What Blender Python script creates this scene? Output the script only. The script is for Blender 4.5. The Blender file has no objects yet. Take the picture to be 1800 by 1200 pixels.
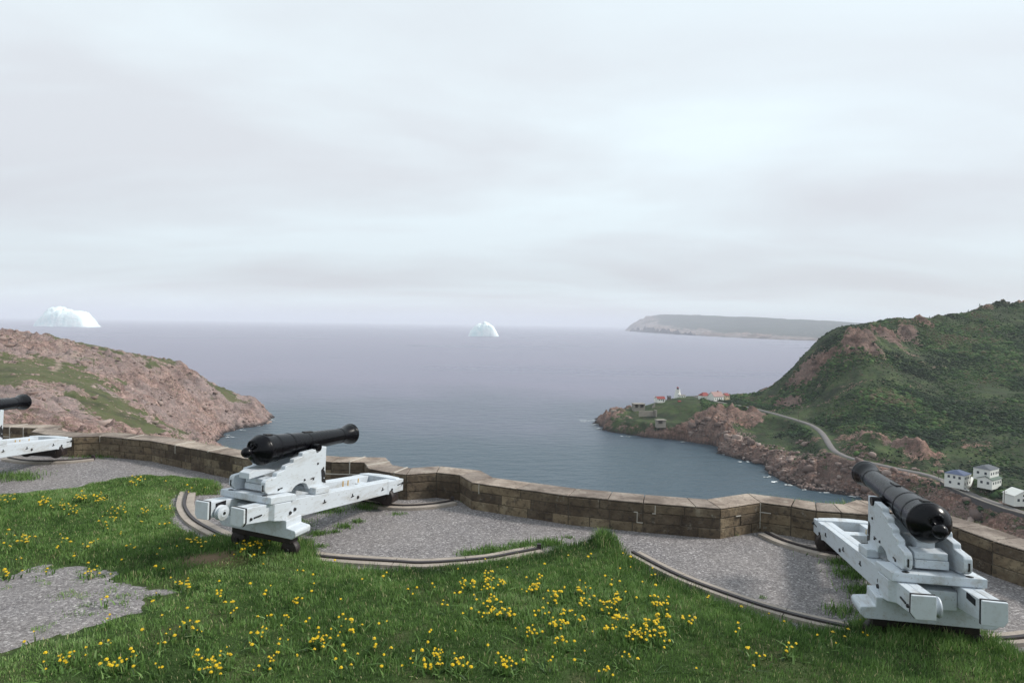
import bpy, bmesh, math, random
import numpy as np
from mathutils import Matrix, Vector

random.seed(7)
rng = np.random.default_rng(11)
scene = bpy.context.scene
COL = scene.collection

# ------------------------------------------------------------------ camera
CAM_Z = 3.4                      # above the gravel of the battery
SEA = -96.6                      # the sea lies this far below the gravel
F_PX, PITCH, ROLL = 1100.0, 0.02845, 0.01495     # focal length in pixels of the 1800 px wide photograph
cd = bpy.data.cameras.new('camera')
cam = bpy.data.objects.new('camera', cd); COL.objects.link(cam)
cd.sensor_width = 36.0; cd.lens = F_PX / 1800 * 36
cd.clip_start = 0.1; cd.clip_end = 200000
_f = Vector((0, math.cos(PITCH), -math.sin(PITCH))); _u = Vector((0, math.sin(PITCH), math.cos(PITCH))); _r = Vector((1, 0, 0))
_right = _r * math.cos(ROLL) + _u * math.sin(ROLL); _up = _u * math.cos(ROLL) - _r * math.sin(ROLL)
M = Matrix.Identity(4)
for i in range(3):
    M[i][0] = _right[i]; M[i][1] = _up[i]; M[i][2] = -_f[i]
M[2][3] = CAM_Z
cam.matrix_world = M
scene.camera = cam
scene.render.resolution_x, scene.render.resolution_y = 1024, 682

# ------------------------------------------------------------------ light
scene.view_settings.view_transform = 'Standard'
scene.view_settings.look = 'None'
scene.view_settings.exposure = 0.3
scene.view_settings.gamma = 1.0
SUN_EL, SUN_AZ = math.radians(38), math.radians(86)      # azimuth clockwise from the view direction (+Y)
sd = bpy.data.lights.new('sun', 'SUN'); sun = bpy.data.objects.new('sun', sd); COL.objects.link(sun)
sd.energy = 2.9; sd.angle = math.radians(9); sd.color = (1.0, 0.95, 0.88)
sdir = Vector((math.sin(SUN_AZ) * math.cos(SUN_EL), math.cos(SUN_AZ) * math.cos(SUN_EL), math.sin(SUN_EL)))
sun.rotation_euler = sdir.to_track_quat('Z', 'Y').to_euler(); sun.location = (30, 0, 40)

world = bpy.data.worlds.new('World'); scene.world = world; world.use_nodes = True
nt = world.node_tree; nt.nodes.clear()
def N(tree, kind, **kw):
    n = tree.nodes.new(kind)
    for k, v in kw.items():
        if k == 'inp':
            for a, b in v.items():
                n.inputs[a].default_value = b
        else: setattr(n, k, v)
    return n
wout = N(nt, 'ShaderNodeOutputWorld'); bg = N(nt, 'ShaderNodeBackground')
sky = N(nt, 'ShaderNodeTexSky', sky_type='NISHITA', sun_disc=False, sun_elevation=SUN_EL, sun_rotation=SUN_AZ)
skm = N(nt, 'ShaderNodeVectorMath', operation='SCALE', inp={'Scale': 0.09})
nt.links.new(sky.outputs[0], skm.inputs[0])
tc = N(nt, 'ShaderNodeTexCoord')
sep = N(nt, 'ShaderNodeSeparateXYZ'); nt.links.new(tc.outputs['Generated'], sep.inputs[0])
# cloud layer: direction projected on a flat ceiling
zc = N(nt, 'ShaderNodeMath', operation='MAXIMUM', inp={1: 0.0}); nt.links.new(sep.outputs[2], zc.inputs[0])
za = N(nt, 'ShaderNodeMath', operation='ADD', inp={1: 0.16}); nt.links.new(zc.outputs[0], za.inputs[0])
dx = N(nt, 'ShaderNodeMath', operation='DIVIDE'); dy = N(nt, 'ShaderNodeMath', operation='DIVIDE')
nt.links.new(sep.outputs[0], dx.inputs[0]); nt.links.new(za.outputs[0], dx.inputs[1])
nt.links.new(sep.outputs[1], dy.inputs[0]); nt.links.new(za.outputs[0], dy.inputs[1])
cmb = N(nt, 'ShaderNodeCombineXYZ'); nt.links.new(dx.outputs[0], cmb.inputs[0]); nt.links.new(dy.outputs[0], cmb.inputs[1])
n1 = N(nt, 'ShaderNodeTexNoise', inp={'Scale': 0.9, 'Detail': 5.0, 'Roughness': 0.5, 'Distortion': 0.35})
mp = N(nt, 'ShaderNodeMapping', inp={'Location': (3.1, 1.7, 0), 'Scale': (0.55, 1.0, 1.0), 'Rotation': (0, 0, -0.25)})
nt.links.new(cmb.outputs[0], mp.inputs[0]); nt.links.new(mp.outputs[0], n1.inputs[0])
cr = N(nt, 'ShaderNodeValToRGB'); nt.links.new(n1.outputs[0], cr.inputs[0])
cr.color_ramp.elements[0].position = 0.36; cr.color_ramp.elements[0].color = (0.625, 0.655, 0.685, 1)
cr.color_ramp.elements[1].position = 0.63; cr.color_ramp.elements[1].color = (0.745, 0.85, 0.885, 1)
# height gradient of the overcast: greyer band low over the sea, brightest about thirty degrees up
gr = N(nt, 'ShaderNodeValToRGB'); nt.links.new(zc.outputs[0], gr.inputs[0])
e = gr.color_ramp.elements
e[0].position = 0.0; e[0].color = (0.88, 0.87, 0.88, 1)
e[1].position = 1.0; e[1].color = (0.95, 0.98, 1.0, 1)
for p_, c_ in ((0.022, (0.90, 0.89, 0.89, 1)), (0.06, (0.79, 0.775, 0.78, 1)), (0.12, (0.86, 0.84, 0.845, 1)), (0.22, (0.95, 0.935, 0.935, 1)), (0.36, (1.0, 1.0, 1.0, 1))):
    el = e.new(p_); el.color = c_
mx = N(nt, 'ShaderNodeMix', data_type='RGBA', blend_type='MULTIPLY', inp={'Factor': 1.0})
nt.links.new(cr.outputs[0], mx.inputs[6]); nt.links.new(gr.outputs[0], mx.inputs[7])
mx2 = N(nt, 'ShaderNodeMix', data_type='RGBA', inp={'Factor': 0.88})
nt.links.new(skm.outputs[0], mx2.inputs[6]); nt.links.new(mx.outputs[2], mx2.inputs[7])
nt.links.new(mx2.outputs[2], bg.inputs[0]); bg.inputs[1].default_value = 1.09
nt.links.new(bg.outputs[0], wout.inputs[0])
scene.cycles.volume_bounces = 1
scene.cycles.max_bounces = 6
scene.cycles.use_denoising = True

# ------------------------------------------------------------------ pixel helpers (photograph pixels -> places)
def ray(px, py):
    xr, yr = (px - 900) / F_PX, (py - 600) / F_PX
    x = xr * math.cos(ROLL) + yr * math.sin(ROLL); y = -xr * math.sin(ROLL) + yr * math.cos(ROLL)
    return Vector((x, math.cos(PITCH) - y * math.sin(PITCH), -math.sin(PITCH) - y * math.cos(PITCH)))
def on_z(px, py, z=0.0):
    d = ray(px, py); t = (z - CAM_Z) / d.z
    return (d.x * t, d.y * t)
def sea_pt(px, py, h=0.0): return on_z(px, py, SEA + h)
def at_depth(px, py, dep):
    d = ray(px, py); t = dep / d.y
    return (d.x * t, dep, CAM_Z + d.z * t)

# ------------------------------------------------------------------ tagging and mesh helpers
def tag(o, label=None, cat=None, group=None, kind=None):
    if label: o['label'] = label
    if cat: o['category'] = cat
    if group: o['group'] = group
    if kind: o['kind'] = kind
    return o
def empty(name, loc=(0, 0, 0), rz=0.0):
    o = bpy.data.objects.new(name, None); COL.objects.link(o); o.location = loc; o.rotation_euler = (0, 0, rz)
    o.empty_display_size = 0.3
    return o
def link(name, me, mats, parent=None, loc=None):
    o = bpy.data.objects.new(name, me); COL.objects.link(o)
    if not isinstance(mats, (list, tuple)): mats = [mats]
    for m in mats: me.materials.append(m)
    if parent is not None: o.parent = parent
    if loc is not None: o.location = loc
    return o
def np_mesh(name, V, Fs, smooth=False, attrs=None, matidx=None):
    """V (n,3); Fs = list of (k,m) int arrays of equal-sided faces"""
    me = bpy.data.meshes.new(name)
    V = np.asarray(V, dtype=np.float32)
    me.vertices.add(len(V)); me.vertices.foreach_set('co', V.ravel())
    Fs = [np.asarray(f, dtype=np.int32) for f in Fs if len(f)]
    loops = np.concatenate([f.ravel() for f in Fs]); tot = np.concatenate([np.full(len(f), f.shape[1]) for f in Fs])
    st = np.concatenate([[0], np.cumsum(tot)[:-1]])
    me.loops.add(len(loops)); me.loops.foreach_set('vertex_index', loops.astype(np.int32))
    me.polygons.add(len(tot)); me.polygons.foreach_set('loop_start', st.astype(np.int32)); me.polygons.foreach_set('loop_total', tot.astype(np.int32))
    if smooth: me.polygons.foreach_set('use_smooth', np.ones(len(tot), dtype=bool))
    if matidx is not None: me.polygons.foreach_set('material_index', np.asarray(matidx, dtype=np.int32))
    me.update(calc_edges=True); me.validate()
    for k, v in (attrs or {}).items():
        v = np.asarray(v, dtype=np.float32)
        if v.ndim == 1:
            a = me.attributes.new(k, 'FLOAT', 'POINT'); a.data.foreach_set('value', v)
        else:
            a = me.attributes.new(k, 'FLOAT_COLOR', 'POINT'); a.data.foreach_set('color', v.ravel())
    return me

class MB:
    """collects boxes, prisms, tubes, lathes into one mesh"""
    def __init__(s): s.v = []; s.f = []; s.sm = []; s.c = []; s.tint = 1.0
    def add(s, vs, fs, smooth=False):
        b = len(s.v); s.v += [tuple(p) for p in vs]; s.c += [s.tint] * len(vs)
        for f in fs: s.f.append([b + i for i in f]); s.sm.append(smooth)
    def box(s, x0, x1, y0, y1, z0, z1):
        s.add([(x0, y0, z0), (x1, y0, z0), (x1, y1, z0), (x0, y1, z0), (x0, y0, z1), (x1, y0, z1), (x1, y1, z1), (x0, y1, z1)],
              [(3, 2, 1, 0), (4, 5, 6, 7), (0, 1, 5, 4), (1, 2, 6, 5), (2, 3, 7, 6), (3, 0, 4, 7)])
    def hexa(s, lo, hi):
        """lo, hi: four corner points each, counter-clockwise seen from above"""
        s.add(list(lo) + list(hi), [(3, 2, 1, 0), (4, 5, 6, 7), (0, 1, 5, 4), (1, 2, 6, 5), (2, 3, 7, 6), (3, 0, 4, 7)])
    def prism(s, A, B):
        """two matching polygons joined by quads"""
        n = len(A)
        s.add(list(A) + list(B), [tuple(range(n - 1, -1, -1)), tuple(range(n, 2 * n))] + [(i, (i + 1) % n, n + (i + 1) % n, n + i) for i in range(n)])
    def tube(s, a, b, r0, r1=None, n=12, cap=True):
        a, b = Vector(a), Vector(b); r1 = r0 if r1 is None else r1
        d = (b - a).normalized(); t = Vector((0, 0, 1)) if abs(d.z) < .9 else Vector((1, 0, 0))
        u = d.cross(t).normalized(); w = d.cross(u)
        vs = [a + (u * math.cos(k * 2 * math.pi / n) + w * math.sin(k * 2 * math.pi / n)) * r0 for k in range(n)]
        vs += [b + (u * math.cos(k * 2 * math.pi / n) + w * math.sin(k * 2 * math.pi / n)) * r1 for k in range(n)]
        s.add(vs, [(i, n + i, n + (i + 1) % n, (i + 1) % n) for i in range(n)], True)
        if cap:
            s.add(vs[:n], [tuple(range(n))]); s.add(vs[n:], [tuple(range(n - 1, -1, -1))])
    def lathe(s, org, d, prof, n=32, closed=True):
        """prof: list of (along, radius)"""
        org, d = Vector(org), Vector(d).normalized(); t = Vector((0, 0, 1)) if abs(d.z) < .9 else Vector((1, 0, 0))
        u = d.cross(t).normalized(); w = d.cross(u); vs = []
        for (a, r) in prof:
            for k in range(n):
                th = k * 2 * math.pi / n; vs.append(org + d * a + (u * math.cos(th) + w * math.sin(th)) * r)
        fs = []
        for j in range(len(prof) - 1):
            for k in range(n):
                fs.append((j * n + k, (j + 1) * n + k, (j + 1) * n + (k + 1) % n, j * n + (k + 1) % n))
        s.add(vs, fs, True)
        if closed:
            s.add(vs[:n], [tuple(range(n))]); s.add(vs[-n:], [tuple(range(n - 1, -1, -1))])
    def build(s, name, mat, parent=None, loc=None, bevel=0.0, segs=2, autosmooth=True):
        me = bpy.data.meshes.new(name); me.from_pydata(s.v, [], s.f)
        me.polygons.foreach_set('use_smooth', s.sm); me.update()
        a = me.attributes.new('tint', 'FLOAT', 'POINT'); a.data.foreach_set('value', s.c)
        bm = bmesh.new(); bm.from_mesh(me); bmesh.ops.recalc_face_normals(bm, faces=bm.faces); bm.to_mesh(me); bm.free()
        if any(s.sm):
            try: me.set_sharp_from_angle(angle=math.radians(38))
            except Exception: pass
        o = link(name, me, mat, parent, loc)
        if bevel > 0:
            b = o.modifiers.new('bevel', 'BEVEL'); b.width = bevel; b.segments = segs; b.limit_method = 'ANGLE'; b.angle_limit = math.radians(30); b.harden_normals = False
        return o

# ------------------------------------------------------------------ numpy noise
_T = rng.random((256, 256)).astype(np.float64)
_T2 = rng.random((256, 256)); _T3 = rng.random((256, 256))
def vn(x, y, tab=_T):
    xi = np.floor(x).astype(int); yi = np.floor(y).astype(int); fx = x - xi; fy = y - yi
    fx = fx * fx * (3 - 2 * fx); fy = fy * fy * (3 - 2 * fy)
    a = tab[xi & 255, yi & 255]; b = tab[(xi + 1) & 255, yi & 255]; c = tab[xi & 255, (yi + 1) & 255]; d = tab[(xi + 1) & 255, (yi + 1) & 255]
    return a * (1 - fx) * (1 - fy) + b * fx * (1 - fy) + c * (1 - fx) * fy + d * fx * fy
def fbm(x, y, o=4, gain=0.5, seed=0.0):
    r = 0; a = 1; t = 0
    x = x + seed * 17.3; y = y + seed * 9.1
    for k in range(o):
        r = r + a * vn(x, y); t += a; a *= gain
        x, y = (x * 1.6 - y * 1.2 + 13.7), (x * 1.2 + y * 1.6 + 5.1)
    return r / t
def ridged(x, y, o=4, seed=0.0):
    r = 0; a = 1; t = 0; x = x + seed * 7.7; y = y + seed * 3.3
    for k in range(o):
        r = r + a * (1 - np.abs(2 * vn(x, y) - 1)); t += a; a *= .55
        x, y = (x * 1.6 - y * 1.2 + 3.7), (x * 1.2 + y * 1.6 + 8.1)
    return r / t
def worley(x, y):
    """distance to nearest cell point and that cell's random height"""
    xi = np.floor(x).astype(int); yi = np.floor(y).astype(int)
    best = np.full(x.shape, 9.0); h = np.zeros(x.shape)
    for i in (-1, 0, 1):
        for j in (-1, 0, 1):
            cx, cy = xi + i, yi + j
            px = cx + _T[cx & 255, cy & 255]; py = cy + _T2[cx & 255, cy & 255]
            d = (px - x) ** 2 + (py - y) ** 2; m = d < best
            best = np.where(m, d, best); h = np.where(m, _T3[cx & 255, cy & 255], h)
    return np.sqrt(best), h
def poly_sdf(X, Y, P):
    """signed distance, positive inside"""
    P = np.asarray(P, dtype=float); best = np.full(X.shape, 1e18); ins = np.zeros(X.shape, bool)
    for i in range(len(P)):
        a = P[i]; b = P[(i + 1) % len(P)]; ab = b - a; L = ab @ ab + 1e-12
        t = np.clip(((X - a[0]) * ab[0] + (Y - a[1]) * ab[1]) / L, 0, 1)
        d = (X - a[0] - t * ab[0]) ** 2 + (Y - a[1] - t * ab[1]) ** 2; best = np.minimum(best, d)
        c = ((a[1] > Y) != (b[1] > Y)); xx = a[0] + (Y - a[1]) * ab[0] / (ab[1] if abs(ab[1]) > 1e-12 else 1e-12)
        ins ^= c & (X < xx)
    d = np.sqrt(best); return np.where(ins, d, -d)
def poly_arc(X, Y, P):
    P = np.asarray(P, dtype=float); best = np.full(X.shape, 1e18); S = np.zeros(X.shape); s0 = 0.0
    for i in range(len(P)):
        a = P[i]; b = P[(i + 1) % len(P)]; ab = b - a; L = ab @ ab + 1e-12; ln = math.sqrt(L)
        t = np.clip(((X - a[0]) * ab[0] + (Y - a[1]) * ab[1]) / L, 0, 1)
        d = (X - a[0] - t * ab[0]) ** 2 + (Y - a[1] - t * ab[1]) ** 2; m = d < best
        best = np.where(m, d, best); S = np.where(m, s0 + t * ln, S); s0 += ln
    return S
def sstep(a, b, x):
    t = np.clip((x - a) / (b - a), 0, 1); return t * t * (3 - 2 * t)
def rbf_fit(pts, c=15.0):
    pts = np.asarray(pts, float); n = len(pts)
    D = np.sqrt((pts[:, None, 0] - pts[None, :, 0]) ** 2 + (pts[:, None, 1] - pts[None, :, 1]) ** 2 + c * c)
    A = np.zeros((n + 1, n + 1)); A[:n, :n] = -D + np.eye(n) * 1.0; A[n, :n] = 1; A[:n, n] = 1
    w = np.linalg.solve(A, np.concatenate([pts[:, 2], [0]]))
    def ev(X, Y):
        r = np.full(X.shape, w[n])
        for i in range(n): r = r - w[i] * np.sqrt((X - pts[i, 0]) ** 2 + (Y - pts[i, 1]) ** 2 + c * c)
        return r
    return ev
def grid_faces(nx, ny, keep=None):
    i, j = np.meshgrid(np.arange(nx - 1), np.arange(ny - 1), indexing='ij')
    a = (i * ny + j).ravel(); F = np.stack([a, a + ny, a + ny + 1, a + 1], -1)
    if keep is not None:
        k = keep.ravel(); F = F[k[F].any(1)]
    return F

# ------------------------------------------------------------------ materials
def mat(name):
    m = bpy.data.materials.new(name); m.use_nodes = True; t = m.node_tree; t.nodes.clear()
    o = t.nodes.new('ShaderNodeOutputMaterial'); b = t.nodes.new('ShaderNodeBsdfPrincipled'); t.links.new(b.outputs[0], o.inputs[0])
    return m, t, b
def noise(t, vec, scale, detail=4, rough=.5, dist=0.0):
    n = N(t, 'ShaderNodeTexNoise', inp={'Scale': scale, 'Detail': detail, 'Roughness': rough, 'Distortion': dist}); t.links.new(vec, n.inputs[0]); return n.outputs[0]
def ramp(t, fac, stops):
    r = N(t, 'ShaderNodeValToRGB'); t.links.new(fac, r.inputs[0]); el = r.color_ramp.elements
    el[0].position, el[0].color = stops[0][0], (*stops[0][1], 1); el[1].position, el[1].color = stops[-1][0], (*stops[-1][1], 1)
    for p, c in stops[1:-1]:
        q = el.new(p); q.color = (*c, 1)
    return r.outputs[0]
def mixc(t, fac, a, b, blend='MIX'):
    m = N(t, 'ShaderNodeMix', data_type='RGBA', blend_type=blend)
    for s, v in ((0, fac), (6, a), (7, b)):
        if isinstance(v, (int, float)): m.inputs[s].default_value = v
        elif isinstance(v, tuple): m.inputs[s].default_value = (*v, 1)
        else: t.links.new(v, m.inputs[s])
    return m.outputs[2]
def math_(t, op, a, b=0.0, c=None):
    m = N(t, 'ShaderNodeMath', operation=op)
    for s, v in ((0, a), (1, b)) + (((2, c),) if c is not None else ()):
        if isinstance(v, (int, float)): m.inputs[s].default_value = v
        else: t.links.new(v, m.inputs[s])
    return m.outputs[0]
def bump(t, b, h, strength=.5, dist=.01):
    n = N(t, 'ShaderNodeBump', inp={'Strength': strength, 'Distance': dist}); t.links.new(h, n.inputs['Height']); t.links.new(n.outputs[0], b.inputs['Normal']); return n
def attr(t, name, out=2):
    return N(t, 'ShaderNodeAttribute', attribute_name=name).outputs[out]
def objco(t): return N(t, 'ShaderNodeTexCoord').outputs['Object']
def mapping(t, vec, scale=(1, 1, 1), rot=(0, 0, 0), loc=(0, 0, 0)):
    m = N(t, 'ShaderNodeMapping', inp={'Scale': scale, 'Rotation': rot, 'Location': loc}); t.links.new(vec, m.inputs[0]); return m.outputs[0]
def geo_pos(t): return N(t, 'ShaderNodeNewGeometry').outputs['Position']

def make_paint(name, base, rough=.38, dirt=(.30, .27, .22), amt=.25, spec=.5, bs=.25):
    m, t, b = mat(name); o = objco(t)
    g = mapping(t, o, (1, .25, 1))
    n = noise(t, g, 9, 6, .65); n2 = noise(t, o, 60, 3, .6); n3 = noise(t, o, 2.2, 4, .6)
    f = math_(t, 'MULTIPLY', ramp(t, n, [(.50, (0, 0, 0)), (.74, (1, 1, 1))]), amt)
    c = mixc(t, f, base, dirt)
    c = mixc(t, math_(t, 'MULTIPLY', ramp(t, noise(t, mapping(t, o, (1, .4, 1), loc=(2, 5, 1)), 38, 4, .7), [(.60, (0, 0, 0)), (.66, (1, 1, 1))]), amt * .8), c, tuple(x * .6 for x in dirt))
    c = mixc(t, math_(t, 'MULTIPLY', n3, .12), c, tuple(x * .72 for x in base))
    t.links.new(c, b.inputs['Base Color'])
    t.links.new(math_(t, 'MULTIPLY_ADD', n3 if bs == 0 else n2, .22, rough - .1), b.inputs['Roughness'])
    b.inputs['Specular IOR Level'].default_value = spec
    h = math_(t, 'MULTIPLY_ADD', noise(t, mapping(t, o, (14, 2, 14)), 3, 5, .6), 1.0, math_(t, 'MULTIPLY', n2, .35))
    if bs > 0: bump(t, b, h, bs, .004)
    return m
M_WHITE = make_paint('white_timber_paint', (.545, .59, .635), .48, (.26, .22, .16), .6)
M_IRON = make_paint('black_iron_paint', (.0028, .0028, .0045), .24, (.007, .006, .006), .3, .20, 0.0)
M_BOLT = make_paint('black_bolt_paint', (.012, .012, .013), .5, (.06, .04, .03), .5)
M_TRUCK = make_paint('dark_truck_paint', (.016, .011, .011), .55, (.06, .035, .025), .5)
M_CAP = make_paint('grey_end_board_paint', (.56, .60, .63), .45, (.30, .27, .22), .3)
M_RUST = make_paint('rust_stain', (.45, .30, .10), .7, (.3, .15, .05), .6)

def make_stone():
    m, t, b = mat('parapet_sandstone'); o = geo_pos(t); ti = attr(t, 'tint')
    n = noise(t, o, 2.4, 6, .62, .5); n2 = noise(t, o, 13, 6, .65); n3 = noise(t, o, 55, 4, .6)
    c = ramp(t, n, [(.3, (.105, .084, .066)), (.48, (.185, .150, .112)), (.68, (.28, .24, .18))])
    c = mixc(t, .9, c, ramp(t, ti, [(0, (.33, .30, .30)), (.35, (.62, .58, .56)), (.7, (.9, .86, .78)), (1, (1.18, 1.10, .96))]), 'MULTIPLY')
    c = mixc(t, math_(t, 'MULTIPLY', ramp(t, n2, [(.51, (0, 0, 0)), (.62, (1, 1, 1))]), .62), c, (.050, .042, .037))
    c = mixc(t, math_(t, 'MULTIPLY', ramp(t, noise(t, mapping(t, o, loc=(5, 3, 1)), 7, 6, .7), [(.6, (0, 0, 0)), (.7, (1, 1, 1))]), .5), c, (.33, .31, .26))
    t.links.new(c, b.inputs['Base Color']); b.inputs['Roughness'].default_value = .93; b.inputs['Specular IOR Level'].default_value = .2
    bump(t, b, math_(t, 'MULTIPLY_ADD', n2, 1.0, math_(t, 'MULTIPLY', n3, .5)), .9, .025)
    return m
M_STONE = make_stone()
def make_coping():
    m, t, b = mat('coping_sandstone'); o = geo_pos(t); ti = attr(t, 'tint')
    n = noise(t, o, 1.8, 6, .6, .3); n2 = noise(t, o, 16, 6, .7); n3 = noise(t, o, 70, 3, .6)
    c = ramp(t, n, [(.36, (.165, .135, .115)), (.5, (.285, .240, .208)), (.64, (.39, .34, .295))])
    c = mixc(t, .7, c, ramp(t, ti, [(0, (.6, .57, .56)), (.5, (.9, .88, .86)), (1, (1.15, 1.08, 1.0))]), 'MULTIPLY')
    # lichen and dark stain where the noise says
    c = mixc(t, math_(t, 'MULTIPLY', ramp(t, n2, [(.53, (0, 0, 0)), (.62, (1, 1, 1))]), .6), c, (.10, .085, .072))
    c = mixc(t, math_(t, 'MULTIPLY', ramp(t, noise(t, mapping(t, o, loc=(9, 1, 4)), 6, 6, .75), [(.58, (0, 0, 0)), (.68, (1, 1, 1))]), .6), c, (.47, .44, .36))
    t.links.new(c, b.inputs['Base Color']); b.inputs['Roughness'].default_value = .92; b.inputs['Specular IOR Level'].default_value = .2
    bump(t, b, math_(t, 'MULTIPLY_ADD', n2, 1.0, math_(t, 'MULTIPLY', n3, .5)), .8, .02)
    return m
M_COPE = make_coping()
def simple(name, col, rough=.9, var=.25, scale=8.0, bs=.4, bd=.02, pos=False):
    m, t, b = mat(name); o = geo_pos(t) if pos else objco(t)
    n = noise(t, o, scale, 6, .62); n2 = noise(t, o, scale * 7, 4, .6)
    c = mixc(t, n, tuple(x * (1 - var) for x in col), tuple(min(1, x * (1 + var)) for x in col))
    t.links.new(c, b.inputs['Base Color']); b.inputs['Roughness'].default_value = rough; b.inputs['Specular IOR Level'].default_value = .25
    if bs: bump(t, b, math_(t, 'MULTIPLY_ADD', n2, .5, n), bs, bd)
    return m
M_MORTAR = simple('dark_mortar', (.10, .085, .07), .95, .3, 10, .4, .01, True)
M_LIME = simple('pale_lime_mortar', (.46, .43, .38), .9, .2, 12, .4, .01, True)
M_KERB = simple('racer_kerb_stone', (.34, .295, .255), .9, .35, 5, .8, .02, True)
M_RAIL = simple('racer_iron', (.045, .038, .040), .45, .4, 9, .3, .006, True)

def make_gravel():
    m, t, b = mat('crushed_stone_gravel'); o = geo_pos(t)
    v = N(t, 'ShaderNodeTexVoronoi', inp={'Scale': 42.0, 'Randomness': 1.0}); t.links.new(o, v.inputs['Vector'])
    v2 = N(t, 'ShaderNodeTexVoronoi', inp={'Scale': 95.0, 'Randomness': 1.0}); t.links.new(o, v2.inputs['Vector'])
    sp = N(t, 'ShaderNodeSeparateColor'); t.links.new(v.outputs['Color'], sp.inputs[0])
    sp2 = N(t, 'ShaderNodeSeparateColor'); t.links.new(v2.outputs['Color'], sp2.inputs[0])
    c1 = ramp(t, sp.outputs[0], [(0, (.045, .042, .048)), (.3, (.118, .110, .116)), (.62, (.205, .192, .198)), (.9, (.31, .29, .29)), (1, (.62, .59, .58))])
    c2 = ramp(t, sp2.outputs[1], [(0, (.07, .065, .068)), (.5, (.19, .175, .175)), (1, (.42, .39, .37))])
    c = mixc(t, .42, c1, c2)
    c = mixc(t, math_(t, 'MULTIPLY', ramp(t, noise(t, o, .8, 5, .6), [(.35, (0, 0, 0)), (.7, (1, 1, 1))]), .28), c, (.30, .27, .25))
    c = mixc(t, math_(t, 'MULTIPLY', ramp(t, noise(t, o, 3.1, 5, .65), [(.5, (0, 0, 0)), (.75, (1, 1, 1))]), .30), c, (.10, .088, .078))
    t.links.new(c, b.inputs['Base Color']); b.inputs['Roughness'].default_value = .9; b.inputs['Specular IOR Level'].default_value = .25
    h = math_(t, 'SUBTRACT', 1.0, v.outputs['Distance'])
    bump(t, b, math_(t, 'MULTIPLY_ADD', v2.outputs['Distance'], -.5, h), .55, .012)
    return m
M_GRAVEL = make_gravel()
def make_turf():
    m, t, b = mat('turf_soil_and_thatch'); o = geo_pos(t)
    n = noise(t, o, 1.3, 5, .6); n2 = noise(t, o, 30, 5, .7)
    c = ramp(t, n, [(.3, (.040, .075, .022)), (.5, (.075, .125, .040)), (.7, (.145, .145, .075))])
    c = mixc(t, n2, tuple([.02, .03, .01]), c)
    c = mixc(t, attr(t, 'bare'), c, (.20, .145, .095))
    t.links.new(c, b.inputs['Base Color']); b.inputs['Roughness'].default_value = 1; b.inputs['Specular IOR Level'].default_value = .1
    bump(t, b, n2, .8, .03)
    return m
M_TURF = make_turf()
def make_blade():
    m, t, b = mat('grass_blade'); ti = attr(t, 'tint')
    c = ramp(t, ti, [(0, (.036, .072, .022)), (.3, (.098, .188, .046)), (.6, (.185, .305, .085)), (.86, (.28, .40, .17)), (1, (.58, .48, .28))])
    t.links.new(c, b.inputs['Base Color']); b.inputs['Roughness'].default_value = .55; b.inputs['Specular IOR Level'].default_value = .3
    tr = N(t, 'ShaderNodeBsdfTranslucent'); t.links.new(c, tr.inputs[0])
    ms = N(t, 'ShaderNodeMixShader', inp={0: .3}); t.links.new(b.outputs[0], ms.inputs[1]); t.links.new(tr.outputs[0], ms.inputs[2])
    t.links.new(ms.outputs[0], [n for n in t.nodes if n.type == 'OUTPUT_MATERIAL'][0].inputs[0])
    return m
M_BLADE = make_blade()
M_PETAL = simple('dandelion_petals', (.68, .48, .018), .6, .12, 90, 0)
M_STALK = simple('dandelion_stalk', (.13, .17, .05), .6, .3, 30, 0)

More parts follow.
